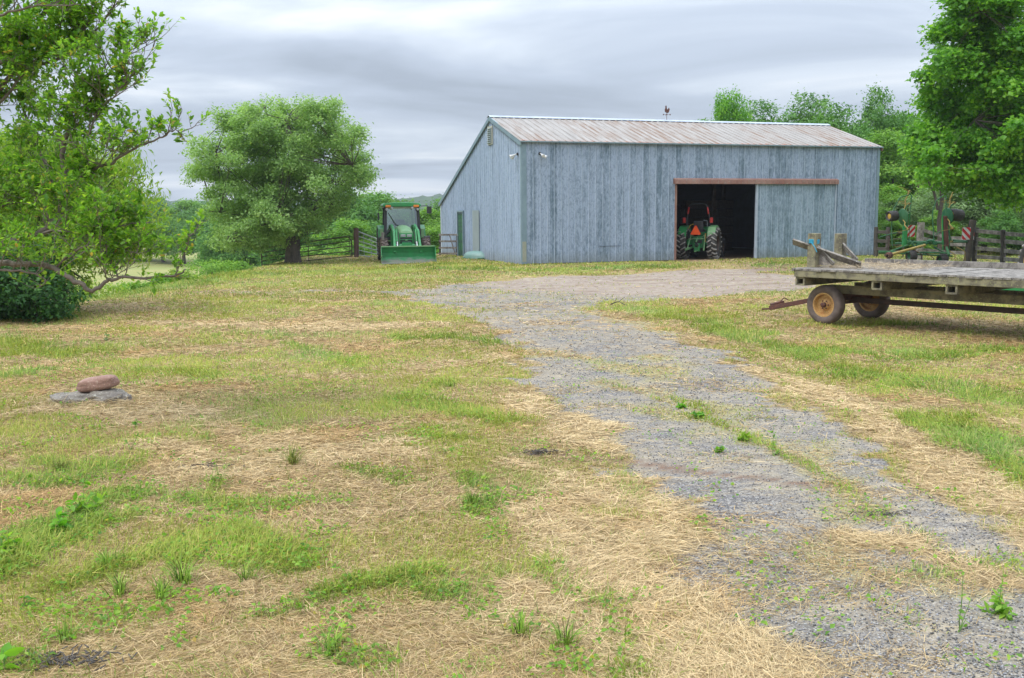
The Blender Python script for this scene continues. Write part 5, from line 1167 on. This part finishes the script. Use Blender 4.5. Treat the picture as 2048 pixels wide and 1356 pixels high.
# ---- left tree lines
names_ = ['farthest left', 'second from the left', 'third from the left', 'fourth from the left', 'fifth from the left', 'sixth from the left', 'seventh from the left', 'eighth from the left']
for i, (px, py, Y, k, w) in enumerate([(80, 400, 150, 'A', 1.3), (150, 410, 150, 'B', 1.3), (215, 405, 150, 'A', 1.3), (275, 412, 152, 'D', 1.6), (320, 404, 148, 'A', 1.2), (362, 400, 145, 'B', 1.2), (402, 412, 140, 'A', 1.3), (440, 418, 138, 'D', 1.6)]):
    bgt(k, px, py, Y, '%s of the trees on the far side of the hay meadow' % names_[i], 'trees across the meadow', w, zb=-5.3)
for i, (px, py, Y, k, w, lab) in enumerate([(470, 425, 90, 'A', 1.3, 'hedgerow tree low behind the left of the round tree'), (520, 430, 92, 'C', 1.3, 'hedgerow tree behind the round tree left side'), (650, 405, 84, 'C', 1.3, 'grey green hedgerow tree right of the round tree'), (690, 385, 80, 'A', 1.1, 'taller hedgerow tree above the brown gate post'),
       (735, 385, 88, 'B', 1.2, 'hedgerow tree left of the tractor cab'), (768, 400, 84, 'A', 1.2, 'hedgerow tree directly left behind the tractor cab roof'), (815, 412, 90, 'A', 1.2, 'hedgerow tree seen through the tractor cab'), (850, 418, 84, 'B', 1.3, 'light hedgerow tree behind the right mirror'), (885, 410, 88, 'A', 1.2, 'hedgerow tree touching the barn rear corner'), (675, 440, 66, 'B', 1.4, 'low yellow green bush behind the brown gate post'), (725, 455, 68, 'A', 1.5, 'low bush behind the galvanised gate'), (860, 455, 66, 'B', 1.6, 'low bush between the tractor and the barn'), (600, 440, 72, 'A', 1.5, 'low bush behind the round tree trunk')]):
    bgt(k, px, py, Y, lab, 'hedgerow behind the gates', w)
# ---- bushes on the slope below the crest
def bush(px, py, Y, r, mat_, label, name='bush', per=24, ncl=70, size=.09, zz=None, flat=.7):
    p = AT(px, py, Y); z = H1(p.x, Y) if zz is None else zz
    return tree(name, (p.x, Y, z-.05), [(rg.uniform(-r, r)*.6, rg.uniform(-r, r)*.5, r*flat*.5, r*.6, r*.6, r*.5*flat) for k in range(5)], [(0, 0, -.1, .03), (0, 0, r*.2, .025), (0, 0, r*.4, .02)], ncl, per, r*.12, size, mat_, label, 'bushes on the slope', twigs=12, cat='bush', rng=rg)
bush(425, 548, 37, 1.0, LM['bgy'], 'bright bush under the left edge of the round tree', ncl=110); bush(462, 540, 38.5, .8, LM['bgy'], 'smaller bright bush right of the first slope bush', ncl=80)
bush(355, 572, 31.5, .6, LM['peach'], 'low yellow green bush halfway along the crest'); bush(320, 578, 31, .55, LM['bgy'], 'low bush left of the yellow green one on the crest'); bush(270, 590, 30, .5, LM['bgy'], 'small clump near the hanging branch tip'); bush(180, 600, 28, .9, LM['peach'], 'low patchy bush beside the dark shrub', ncl=60)
# ---- dark shrub and narrow-leaved tree at the left edge
p = AT(40, 640, 19.5); DS = []
for (px, py, r) in [(20, 600, .6), (70, 605, .5), (110, 600, .45), (40, 560, .7), (95, 565, .55), (10, 540, .8), (60, 520, .7), (120, 625, .25), (-40, 560, 1.0), (-60, 610, .8), (0, 620, .5), (135, 585, .35), (30, 635, .3), (90, 628, .3)]:
    for k in range(2): q = AT(px, py, 19.5+rg.uniform(-.4, 1.6)); DS.append((q.x-p.x, q.y-p.y, q.z, r, r, r*.8))
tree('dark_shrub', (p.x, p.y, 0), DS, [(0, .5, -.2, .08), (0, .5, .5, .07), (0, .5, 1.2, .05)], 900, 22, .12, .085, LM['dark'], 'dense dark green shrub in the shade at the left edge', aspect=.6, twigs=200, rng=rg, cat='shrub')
p = AT(120, 560, 21.0); PS = []
for (px, py, r) in [(250, 330, .6), (200, 360, .8), (290, 370, .35), (150, 380, .9), (240, 400, .7), (300, 420, .45), (100, 420, 1.0), (190, 450, .8), (270, 460, .6), (60, 350, 1.0), (120, 320, .8), (180, 310, .5), (10, 380, 1.2), (320, 460, .25), (230, 500, .5), (150, 500, .7), (60, 480, .9), (0, 460, 1.1), (290, 500, .3), (200, 540, .4), (120, 545, .5), (-40, 330, 1.3), (240, 290, .25), (60, 290, .6), (170, 560, .35), (255, 300, .4), (15, 300, .7)]:
    for k in range(1 if r < .5 else 3): q = AT(px, py, 21+rg.uniform(-.9, 1.5)*(r > .4)); PS.append((q.x-p.x, q.y-p.y, q.z, r*.9, r*.9, r*.75))
pt = empty('fruit_tree', (p.x, p.y, 0)); tag(pt, 'yellow green fruit tree with long narrow drooping leaves behind the overhanging branches', 'tree')
C, L, ti, out = crown_points(PS, 1500, 22, .15, rg, .35); n = len(L)
leafmesh('foliage', L, unit(out*.7+[[0, 0, .7]]+rg.normal(0, .4, (n, 3))), .13*(.6+.8*rg.random(n)), ti, LM['peach'], pt, .24, droop=.8, long=True)
mb = MB(); mb.tube([(0, 0, -.2), (0, 0, .8), (-.2, 0, 1.5)], [.14, .12, .10], 8)
for l in PS[::2]: c = Vector(l[:3]); mb.tube([(-.2, 0, 1.3), Vector((-.2, 0, 1.6)).lerp(c, .5)+Vector((0, 0, -.2)), c], [.05, .03, .01], 5, False)
mb.build('trunk', MT['bark'], pt, 60)
# ---- near tree at the left: limbs sweeping in, twigs growing on the limbs, broad leaves on the twigs
LT = empty('broadleaf_tree', (-6.9, 9.8, 0)); tag(LT, 'near tree reaching in from the left with long bare limbs and broad leaves', 'tree')
def LP(px, py, Y): return AT(px, py, Y)-Vector((-6.9, 9.8, 0))
mb = MB(); mb.tube([(0, 0, -.2), (0, 0, .8), (.1, 0, 1.8), (.2, 0, 3.2)], [.22, .17, .15, .1], 12)
limbs = [([(-330, 520, 9.6), (-120, 505, 9.4), (0, 526, 9.2), (60, 528, 9.1), (110, 538, 9.0), (150, 562, 8.9), (185, 580, 8.9), (215, 563, 8.9), (240, 555, 8.9), (300, 556, 8.9), (350, 550, 9.0), (372, 540, 9.0)], .045, .008),
 ([(-250, 480, 9.6), (-50, 490, 9.5), (60, 474, 9.4), (105, 447, 9.4), (128, 410, 9.4), (134, 360, 9.4), (125, 310, 9.4), (140, 240, 9.4), (150, 170, 9.5), (160, 110, 9.6), (165, 60, 9.6)], .06, .010),
 ([(134, 372, 9.4), (185, 340, 9.3), (225, 325, 9.2), (270, 295, 9.1), (318, 278, 9.0), (345, 262, 9.0), (365, 262, 9.0)], .022, .005),
 ([(-250, 300, 10), (-60, 230, 9.8), (20, 150, 9.8), (70, 60, 9.8), (100, 0, 9.9), (130, -60, 10)], .04, .015),
 ([(-60, 240, 9.7), (0, 125, 9.6), (60, 130, 9.6), (130, 110, 9.6), (190, 60, 9.6), (230, 10, 9.6)], .03, .008),
 ([(-40, 250, 9.8), (20, 180, 9.7), (80, 110, 9.7), (120, 40, 9.8), (150, -30, 9.8)], .02, .006),
 ([(128, 420, 9.4), (90, 330, 9.8), (60, 260, 10), (40, 180, 10.1), (60, 100, 10.2)], .025, .008),
 ([(140, 240, 9.4), (180, 200, 9.3), (215, 150, 9.3), (250, 110, 9.2), (280, 90, 9.2)], .014, .005),
 ([(134, 350, 9.4), (170, 280, 9.2), (200, 220, 9.2), (240, 180, 9.1), (262, 150, 9.1)], .014, .005),
 ([(60, 474, 9.4), (120, 460, 9.1), (190, 470, 9.0), (250, 450, 9.0), (300, 445, 9.0)], .018, .005),
 ([(110, 538, 9.0), (150, 500, 8.9), (200, 490, 8.9), (240, 500, 8.9), (290, 505, 8.9)], .012, .004),
 ([(240, 555, 8.9), (220, 520, 8.9), (205, 470, 8.9), (225, 430, 9.0)], .010, .004), ([(350, 550, 9.0), (362, 525, 9.0), (370, 500, 9.0), (372, 475, 9.0)], .008, .003),
 ([(0, 526, 9.2), (-30, 450, 9.4), (20, 400, 9.6), (60, 380, 9.7), (100, 385, 9.7)], .02, .006), ([(-60, 560, 9.2), (0, 540, 9.0), (60, 545, 8.9), (90, 560, 8.9)], .02, .006),
 ([(-200, 60, 9.4), (-40, 40, 9.2), (30, 20, 9.1), (90, 10, 9.0), (160, 10, 9.0)], .02, .006), ([(20, 150, 9.8), (-10, 60, 9.9), (10, -20, 10)], .02, .008)]
sites = []
def catmull(P, n=5):
    o = []
    for i in range(len(P)-1):
        a, b, c, d = P[max(i-1, 0)], P[i], P[i+1], P[min(i+2, len(P)-1)]
        for k in range(n):
            t = k/n; o.append(.5*((2*b)+(c-a)*t+(2*a-5*b+4*c-d)*t*t+(3*b-3*c+d-a)*t**3))
    o.append(P[-1]); return o
rr2 = random.Random(3)
for pts_, r0, r1 in limbs:
    P = catmull([LP(*q) for q in pts_]); n = len(P)
    P = [q+Vector((rr2.uniform(-1, 1), rr2.uniform(-1, 1), rr2.uniform(-1, 1)))*.012 for q in P]
    mb.tube(P, [(r0+(r1-r0)*i/(n-1))*.78 for i in range(n)], 7, False)
    for i in range(2, n): sites.append((P[i], (P[i]-P[i-1]).normalized(), i/n, r0))
# twigs off the limbs, sub-twigs off the twigs
leafP, leafT = [], []
def twig(p, d, L, r, depth):
    n = 5; P = [p]; dd = d.copy()
    for k in range(n):
        dd = (dd+Vector((rr2.uniform(-.25, .25), rr2.uniform(-.25, .25), rr2.uniform(-.12, .30)))).normalized(); P.append(P[-1]+dd*L/n)
    mb.tube(P, [r*(1-.7*k/n) for k in range(n+1)], 4, False)
    if depth > 0:
        for k in range(1, n+1):
            for _ in range(rr2.choice((1, 1, 2))):
                side = Vector((rr2.uniform(-1, 1), rr2.uniform(-1, 1), rr2.uniform(-.5, .9))).normalized(); twig(P[k], (dd*.6+side).normalized(), L*rr2.uniform(.35, .6), r*.5, depth-1)
    else:
        if rr2.random() < .06: return
        for k in range(2, n+1):
            for _ in range(rr2.choice((1, 1, 2)) if k < n else 3): leafP.append(P[k]+Vector((rr2.uniform(-1, 1), rr2.uniform(-1, 1), rr2.uniform(-1, 1)))*.012); leafT.append((dd+Vector((rr2.uniform(-1, 1), rr2.uniform(-1, 1), rr2.uniform(-.9, .5)))*.9).normalized())
def inview(p):
    q = p+Vector((-6.9, 9.8, 0))-Vector((0, 0, EYE)); z = q.dot(FWD); return 1024+FPX*q.dot(RT)/z, 678-FPX*q.dot(UPV)/z
for (p, d, t, r0) in sites:
    px, py = inview(p)
    dens = .85 if py < 330 else .75
    if r0 == .045: dens = .04 if px < 205 else .55
    if px < -80: dens *= .4
    if px > 190 and py > 420: dens *= .5
    if rr2.random() > dens: continue
    side = Vector((rr2.uniform(-1, 1), rr2.uniform(-.8, .8), rr2.uniform(-.3, 1))).normalized()
    twig(p, (d*.5+side).normalized(), rr2.uniform(.22, .50)*(1 if px < 260 else .5), .006, 2 if (px < 240 and rr2.random() < .42) else 1)
mb.build('limbs', MT['twig'], LT, 60)
LPn = np.array([tuple(v) for v in leafP]); LTn = np.array([tuple(v) for v in leafT]); n = len(LPn); print('near leaves', n)
def broadleaf(P, T, size, tint, mat, parent):
    n = len(P); up = np.array([[0, 0, 1.]])+RNG.normal(0, .45, (n, 3)); Bn = unit(np.cross(up, T)); Nn = unit(np.cross(T, Bn)); s = size[:, None]
    prof = [(.0, .02), (.25, .20), (.55, .25), (.82, .14), (1.0, .0)]; cs = []
    for t, w in prof:
        c = P+T*s*t-Nn*s*.14*t*t
        if w in (.0,): cs += [c]
        else: cs += [c+Bn*s*w+Nn*s*w*.3, c, c-Bn*s*w+Nn*s*w*.3]
    co = np.stack(cs, 1); b = (np.arange(n)*13)[:, None]; F = []
    for k in range(3):
        o_ = k*3; F += [[o_, o_+1, o_+4], [o_, o_+4, o_+3], [o_+1, o_+2, o_+5], [o_+1, o_+5, o_+4]]
    F += [[9, 10, 12], [10, 11, 12]]
    q = np.concatenate([b+[f] for f in F], 1).reshape(-1, 3)
    return npmesh('foliage', co.reshape(-1, 3), q, mat, parent, col=np.repeat(np.stack([tint]*3, 1)[:, None], 13, 1).reshape(-1, 3), nv=3, smooth=True)
broadleaf(LPn, LTn, .028+.036*RNG.random(n), np.clip(RNG.normal(.45, .25, n), 0, 1), LM['left'], LT)
# ---- hills on the horizon
hx = np.linspace(-1400, 1400, 700); hy = np.linspace(700, 1500, 60); HX, HY = np.meshgrid(hx, hy)
ridge = 9+fbm(HX, HX*0, .005, 90, 4)*17+fbm(HX, HY, .02, 92, 3)*6
HZ = ridge*np.sin(np.clip((HY-700)/800, 0, 1)*PI)**.7 - 6 + 9*fbm(HX, HY, .10, 94, 3)
jj = (np.arange(59)[:, None]*700+np.arange(699)[None, :]).ravel()
hm = NM('far wooded hill'); v_ = hm.coord('Object'); hn = hm.noise(v_, .10, 5, .7)
hm.fin(hm.mix(hm.ramp(hn, [(.35, 0.), (.65, 1.)]), (.022, .05, .024), (.055, .10, .035)), .95, 0, .1)
tag(npmesh('hills', np.stack([HX.ravel(), HY.ravel(), HZ.ravel()], 1), np.stack([jj, jj+1, jj+701, jj+700], 1), hm.m, smooth=False), kind='structure')
# ---- haze
hz = NM('thin haze'); hz.t.nodes.remove(hz.b); pv = hz.n('ShaderNodeVolumePrincipled'); pv.inputs['Density'].default_value = .00032; pv.inputs['Color'].default_value = (.86, .92, 1, 1); pv.inputs['Anisotropy'].default_value = .2
hz.l(pv.outputs[0], hz.out.inputs['Volume'])
ho = MB().box((0, 800, 22), (6000, 1700, 64)).build('haze', hz.m); tag(ho, kind='stuff')
# ---- single weeds and tufts that stand out
def tuft(name, px, py, n, L, w, cols, label, spread=.06, lean=1.2, cat='grass tuft', group=None):
    p = G(px, py); t = empty(name, (p.x, p.y, H1(p.x, p.y))); tag(t, label, cat, group)
    r = np.abs(RNG.normal(0, spread, n)); a = RNG.random(n)*2*PI; c = np.array(cols[0])[None]*(1-RNG.random(n)[:, None])+np.array(cols[1])[None]*RNG.random(n)[:, None]
    o = blades(r*np.cos(a), r*np.sin(a), np.zeros(n), L*(.5+.6*RNG.random(n)), np.full(n, w), a+RNG.normal(0, .6, n), np.clip(RNG.normal(lean, .25, n), .2, 1.5), RNG.normal(.55, .25, n), c, 'grass', bpy.data.materials['grass blades']); o.name = 'leaf_blade'; o.parent = t
TG = ((.13, .27, .03), (.32, .44, .07))
for i, (px, py, n, L, lab) in enumerate([(240, 1195, 60, .15, 'upright grass tuft leftmost of the three in the lower left'), (365, 1170, 80, .19, 'tall grass tuft in the middle of the three in the lower left'), (325, 1200, 60, .14, 'short broad tuft between the two taller ones in the lower left'), (215, 1140, 60, .14, 'slanting bright tuft above the lower left row'), (490, 1160, 40, .12, 'thin tuft right of the lower left row'), (130, 1285, 50, .13, 'drooping tuft near the bottom left corner'),
        (585, 925, 90, .20, 'round fine grass clump in the middle left'), (120, 945, 80, .13, 'brownish green dome of grass left of centre'), (900, 770, 60, .10, 'small dark green clump near the dry patch'), (1130, 1290, 60, .15, 'bright tuft at the bottom centre'), (1040, 1270, 50, .14, 'pale tuft left of the bottom centre one'), (945, 1000, 60, .13, 'green tuft beside the straw edge'), (660, 1310, 50, .14, 'slanted tuft at the bottom edge')]):
    tuft('grass_tuft', px, py, n, L, .006, TG if i not in (6, 7) else ((.12, .20, .03), (.30, .28, .08)), lab, .035, group='grass tufts in the foreground')
def weed(px, py, H, nl, size, label, mat_, lean=(0, 0), branches=0, leafy=.2, asp=.5, rs=2):
    p = G(px, py); t = empty('weed', (p.x, p.y, H1(p.x, p.y))); tag(t, label, 'weed', 'weeds by the drive'); mb = MB(); r_ = random.Random(rs); tips = []
    stems = [(Vector((0, 0, 0)), Vector((lean[0], lean[1], 1)), H)]+[(Vector((0, 0, 0)), Vector((r_.uniform(-1, 1), r_.uniform(-1, 1), r_.uniform(.25, .9))).normalized(), H*r_.uniform(.4, .9)) for _ in range(branches)]
    for s_, d, h in stems:
        P = [s_+d*h*k/5+Vector((r_.uniform(-1, 1), r_.uniform(-1, 1), 0))*h*.02 for k in range(6)]; mb.tube(P, [.0035*(1-.12*k) for k in range(6)], 5)
        tips += P[1:]
    mb.build('stem', MT['weedstem'], t)
    n = nl; idx = RNG.integers(0, len(tips), n); base_ = np.array([tuple(v) for v in tips])[idx]
    T = unit(RNG.normal(0, 1, (n, 3))*[[1, 1, .4]]+[[0, 0, leafy]])
    broadleaf(base_, T, size*(.6+.7*RNG.random(n)), np.clip(RNG.normal(.5, .2, n), 0, 1), mat_, t)
MT['weedstem'] = mat_plain('green stem', (.10, .20, .04), (.16, .24, .06), 9, .6, bump=0)
weed(1918, 1258, .30, 14, .022, 'tall bare stemmed weed rising from the lower right gravel', MT and LM['left'], (.02, 0)); weed(1917, 1262, .16, 10, .03, 'short forked weed at the foot of the tall bare one', LM['left'], (.3, 0), 2)
weed(1995, 1225, .16, 70, .05, 'leafy sprawling weed at the lower right edge', LM['left'], (.1, 0), 7, rs=5); weed(1545, 912, .26, 26, .03, 'upright pale green spike on the weedy centre strip', LM['bgy'], (.0, 0), 1)
weed(1400, 835, .10, 60, .05, 'low leafy weed at the top of the centre strip', LM['maple'], (0, 0), 8, rs=6); weed(1365, 815, .08, 50, .05, 'low leafy weed farthest up the centre strip', LM['maple'], (0, 0), 8, rs=7); weed(1490, 882, .09, 60, .05, 'bushy yellow green weed midway on the centre strip', LM['peach'], (0, 0), 8, rs=8)
weed(1440, 905, .06, 40, .05, 'flat leafed weed left of the centre strip', LM['left'], (0, 0), 7, rs=9)
weed(170, 1030, .22, 110, .055, 'big leafy green weed clump in the left foreground', LM['left'], (0, 0), 12, rs=10); weed(120, 1075, .14, 80, .07, 'broad leafed weed clump below the big one at left', LM['maple'], (0, 0), 9, rs=11); weed(20, 1120, .18, 90, .06, 'leafy weed clump at the left frame edge', LM['left'], (0, 0), 10, rs=12)
weed(262, 905, .16, 16, .035, 'slender weed leaning over the dry grass', LM['bgy'], (.5, 0), 1, rs=13); weed(275, 862, .08, 14, .04, 'small weed below the stacked stones', LM['maple'], (0, 0), 3, rs=14); weed(130, 808, .10, 16, .05, 'light green leaves sprouting before the flat stone', LM['peach'], (0, 0), 3, rs=15); weed(215, 688, .16, 30, .05, 'grey green weed standing in the grass above the stones', LM['olive'], (0, 0), 3, rs=16)
weed(50, 1220, .07, 16, .04, 'tiny sprout near the left bottom corner', LM['maple'], (0, 0), 3, rs=17); weed(10, 1350, .10, 10, .08, 'large leaf cut by the bottom left corner', LM['maple'], (0, 0), 2, rs=18)
for (px, py, rz, L) in ((1238, 612, .9, .55),):
    p = G(px, py); o = MB().tube([(-L/2, 0, .02), (-L/4, .02, .07), (0, 0, .10), (L/3, -.03, .05), (L/2, 0, .03)], [.012, .012, .01, .008, .004], 6).tube([(-L/4, 0, .07), (-L/3, .1, .16)], .006, 5).tube([(0, 0, .1), (.08, .1, .2)], .006, 5).build('fallen_twig', MT['darkwood']); o.location = (p.x, p.y, 0); o.rotation_euler = (0, 0, -rz); tag(o, 'dark fallen twig lying across the edge of the drive', 'twig')
def sticks(px, py, n, s, label):
    p = G(px, py); mb = MB()
    for k in range(n):
        a = random.uniform(0, PI); c = Vector((random.gauss(0, s*1.8), random.gauss(0, s*.7), random.uniform(.004, .03))); d = Vector((math.cos(a), math.sin(a), random.uniform(-.1, .25)))*random.uniform(.008, .035); mb.bar(c-d, c+d, .005, .004)
    o = mb.build('dead_clump', MT['darkwood']); o.location = (p.x, p.y, H1(p.x, p.y)); tag(o, label, kind='stuff')
sticks(1085, 908, 90, .05, 'dark clump of dead roots at the left end of the rut'); sticks(420, 935, 60, .07, 'patch of grey dead leaves and twigs in the matted straw'); sticks(1755, 1035, 40, .06, 'brown dead stems at the right of the drive'); sticks(130, 1330, 140, .07, 'dark heap of dead leaves near the bottom left corner')

# clover and small broad leaves growing in the greener patches
def cover(n0):
    y = 3.6+11*RNG.random(n0)**1.4; x = (RNG.random(n0)-.5)*(1.14*y+.4); gr, st, ge, ms, di, yd = masks(x, y)
    pk = fbm(x, y, 2.6, 501, 3); k = (RNG.random(n0) < np.clip(ge*.8+sst(.56, .72, pk)*.7-.5*st, 0, 1)*np.where(gr > .5, .25, 1)); x, y = x[k], y[k]; n = len(x)
    P = np.stack([x, y, hgt(x, y)+.01+.035*RNG.random(n)], 1); N_ = unit(RNG.normal(0, .45, (n, 3))+[[0, 0, 1]])
    return leafmesh('ground_cover', P, N_, .016+.022*RNG.random(n), np.clip(RNG.normal(.5, .25, n), 0, 1), LM['left'], None, .75)
tag(cover(90000), 'small broad leaves and clover among the grass', 'ground cover', kind='stuff')

# matted stalks lying against the two stones
lt2 = litter('straw', 420, -.62, .62, -.34, -.12, .004, .035, .05, .22, None, .004, ((.30, .20, .09), (.70, .56, .32))); lt2.location = (p1.x+.05, Ys, H1(p1.x, Ys))
tag(lt2, 'matted dry stalks lying against the foot of the flat stone', 'hay', kind='stuff')
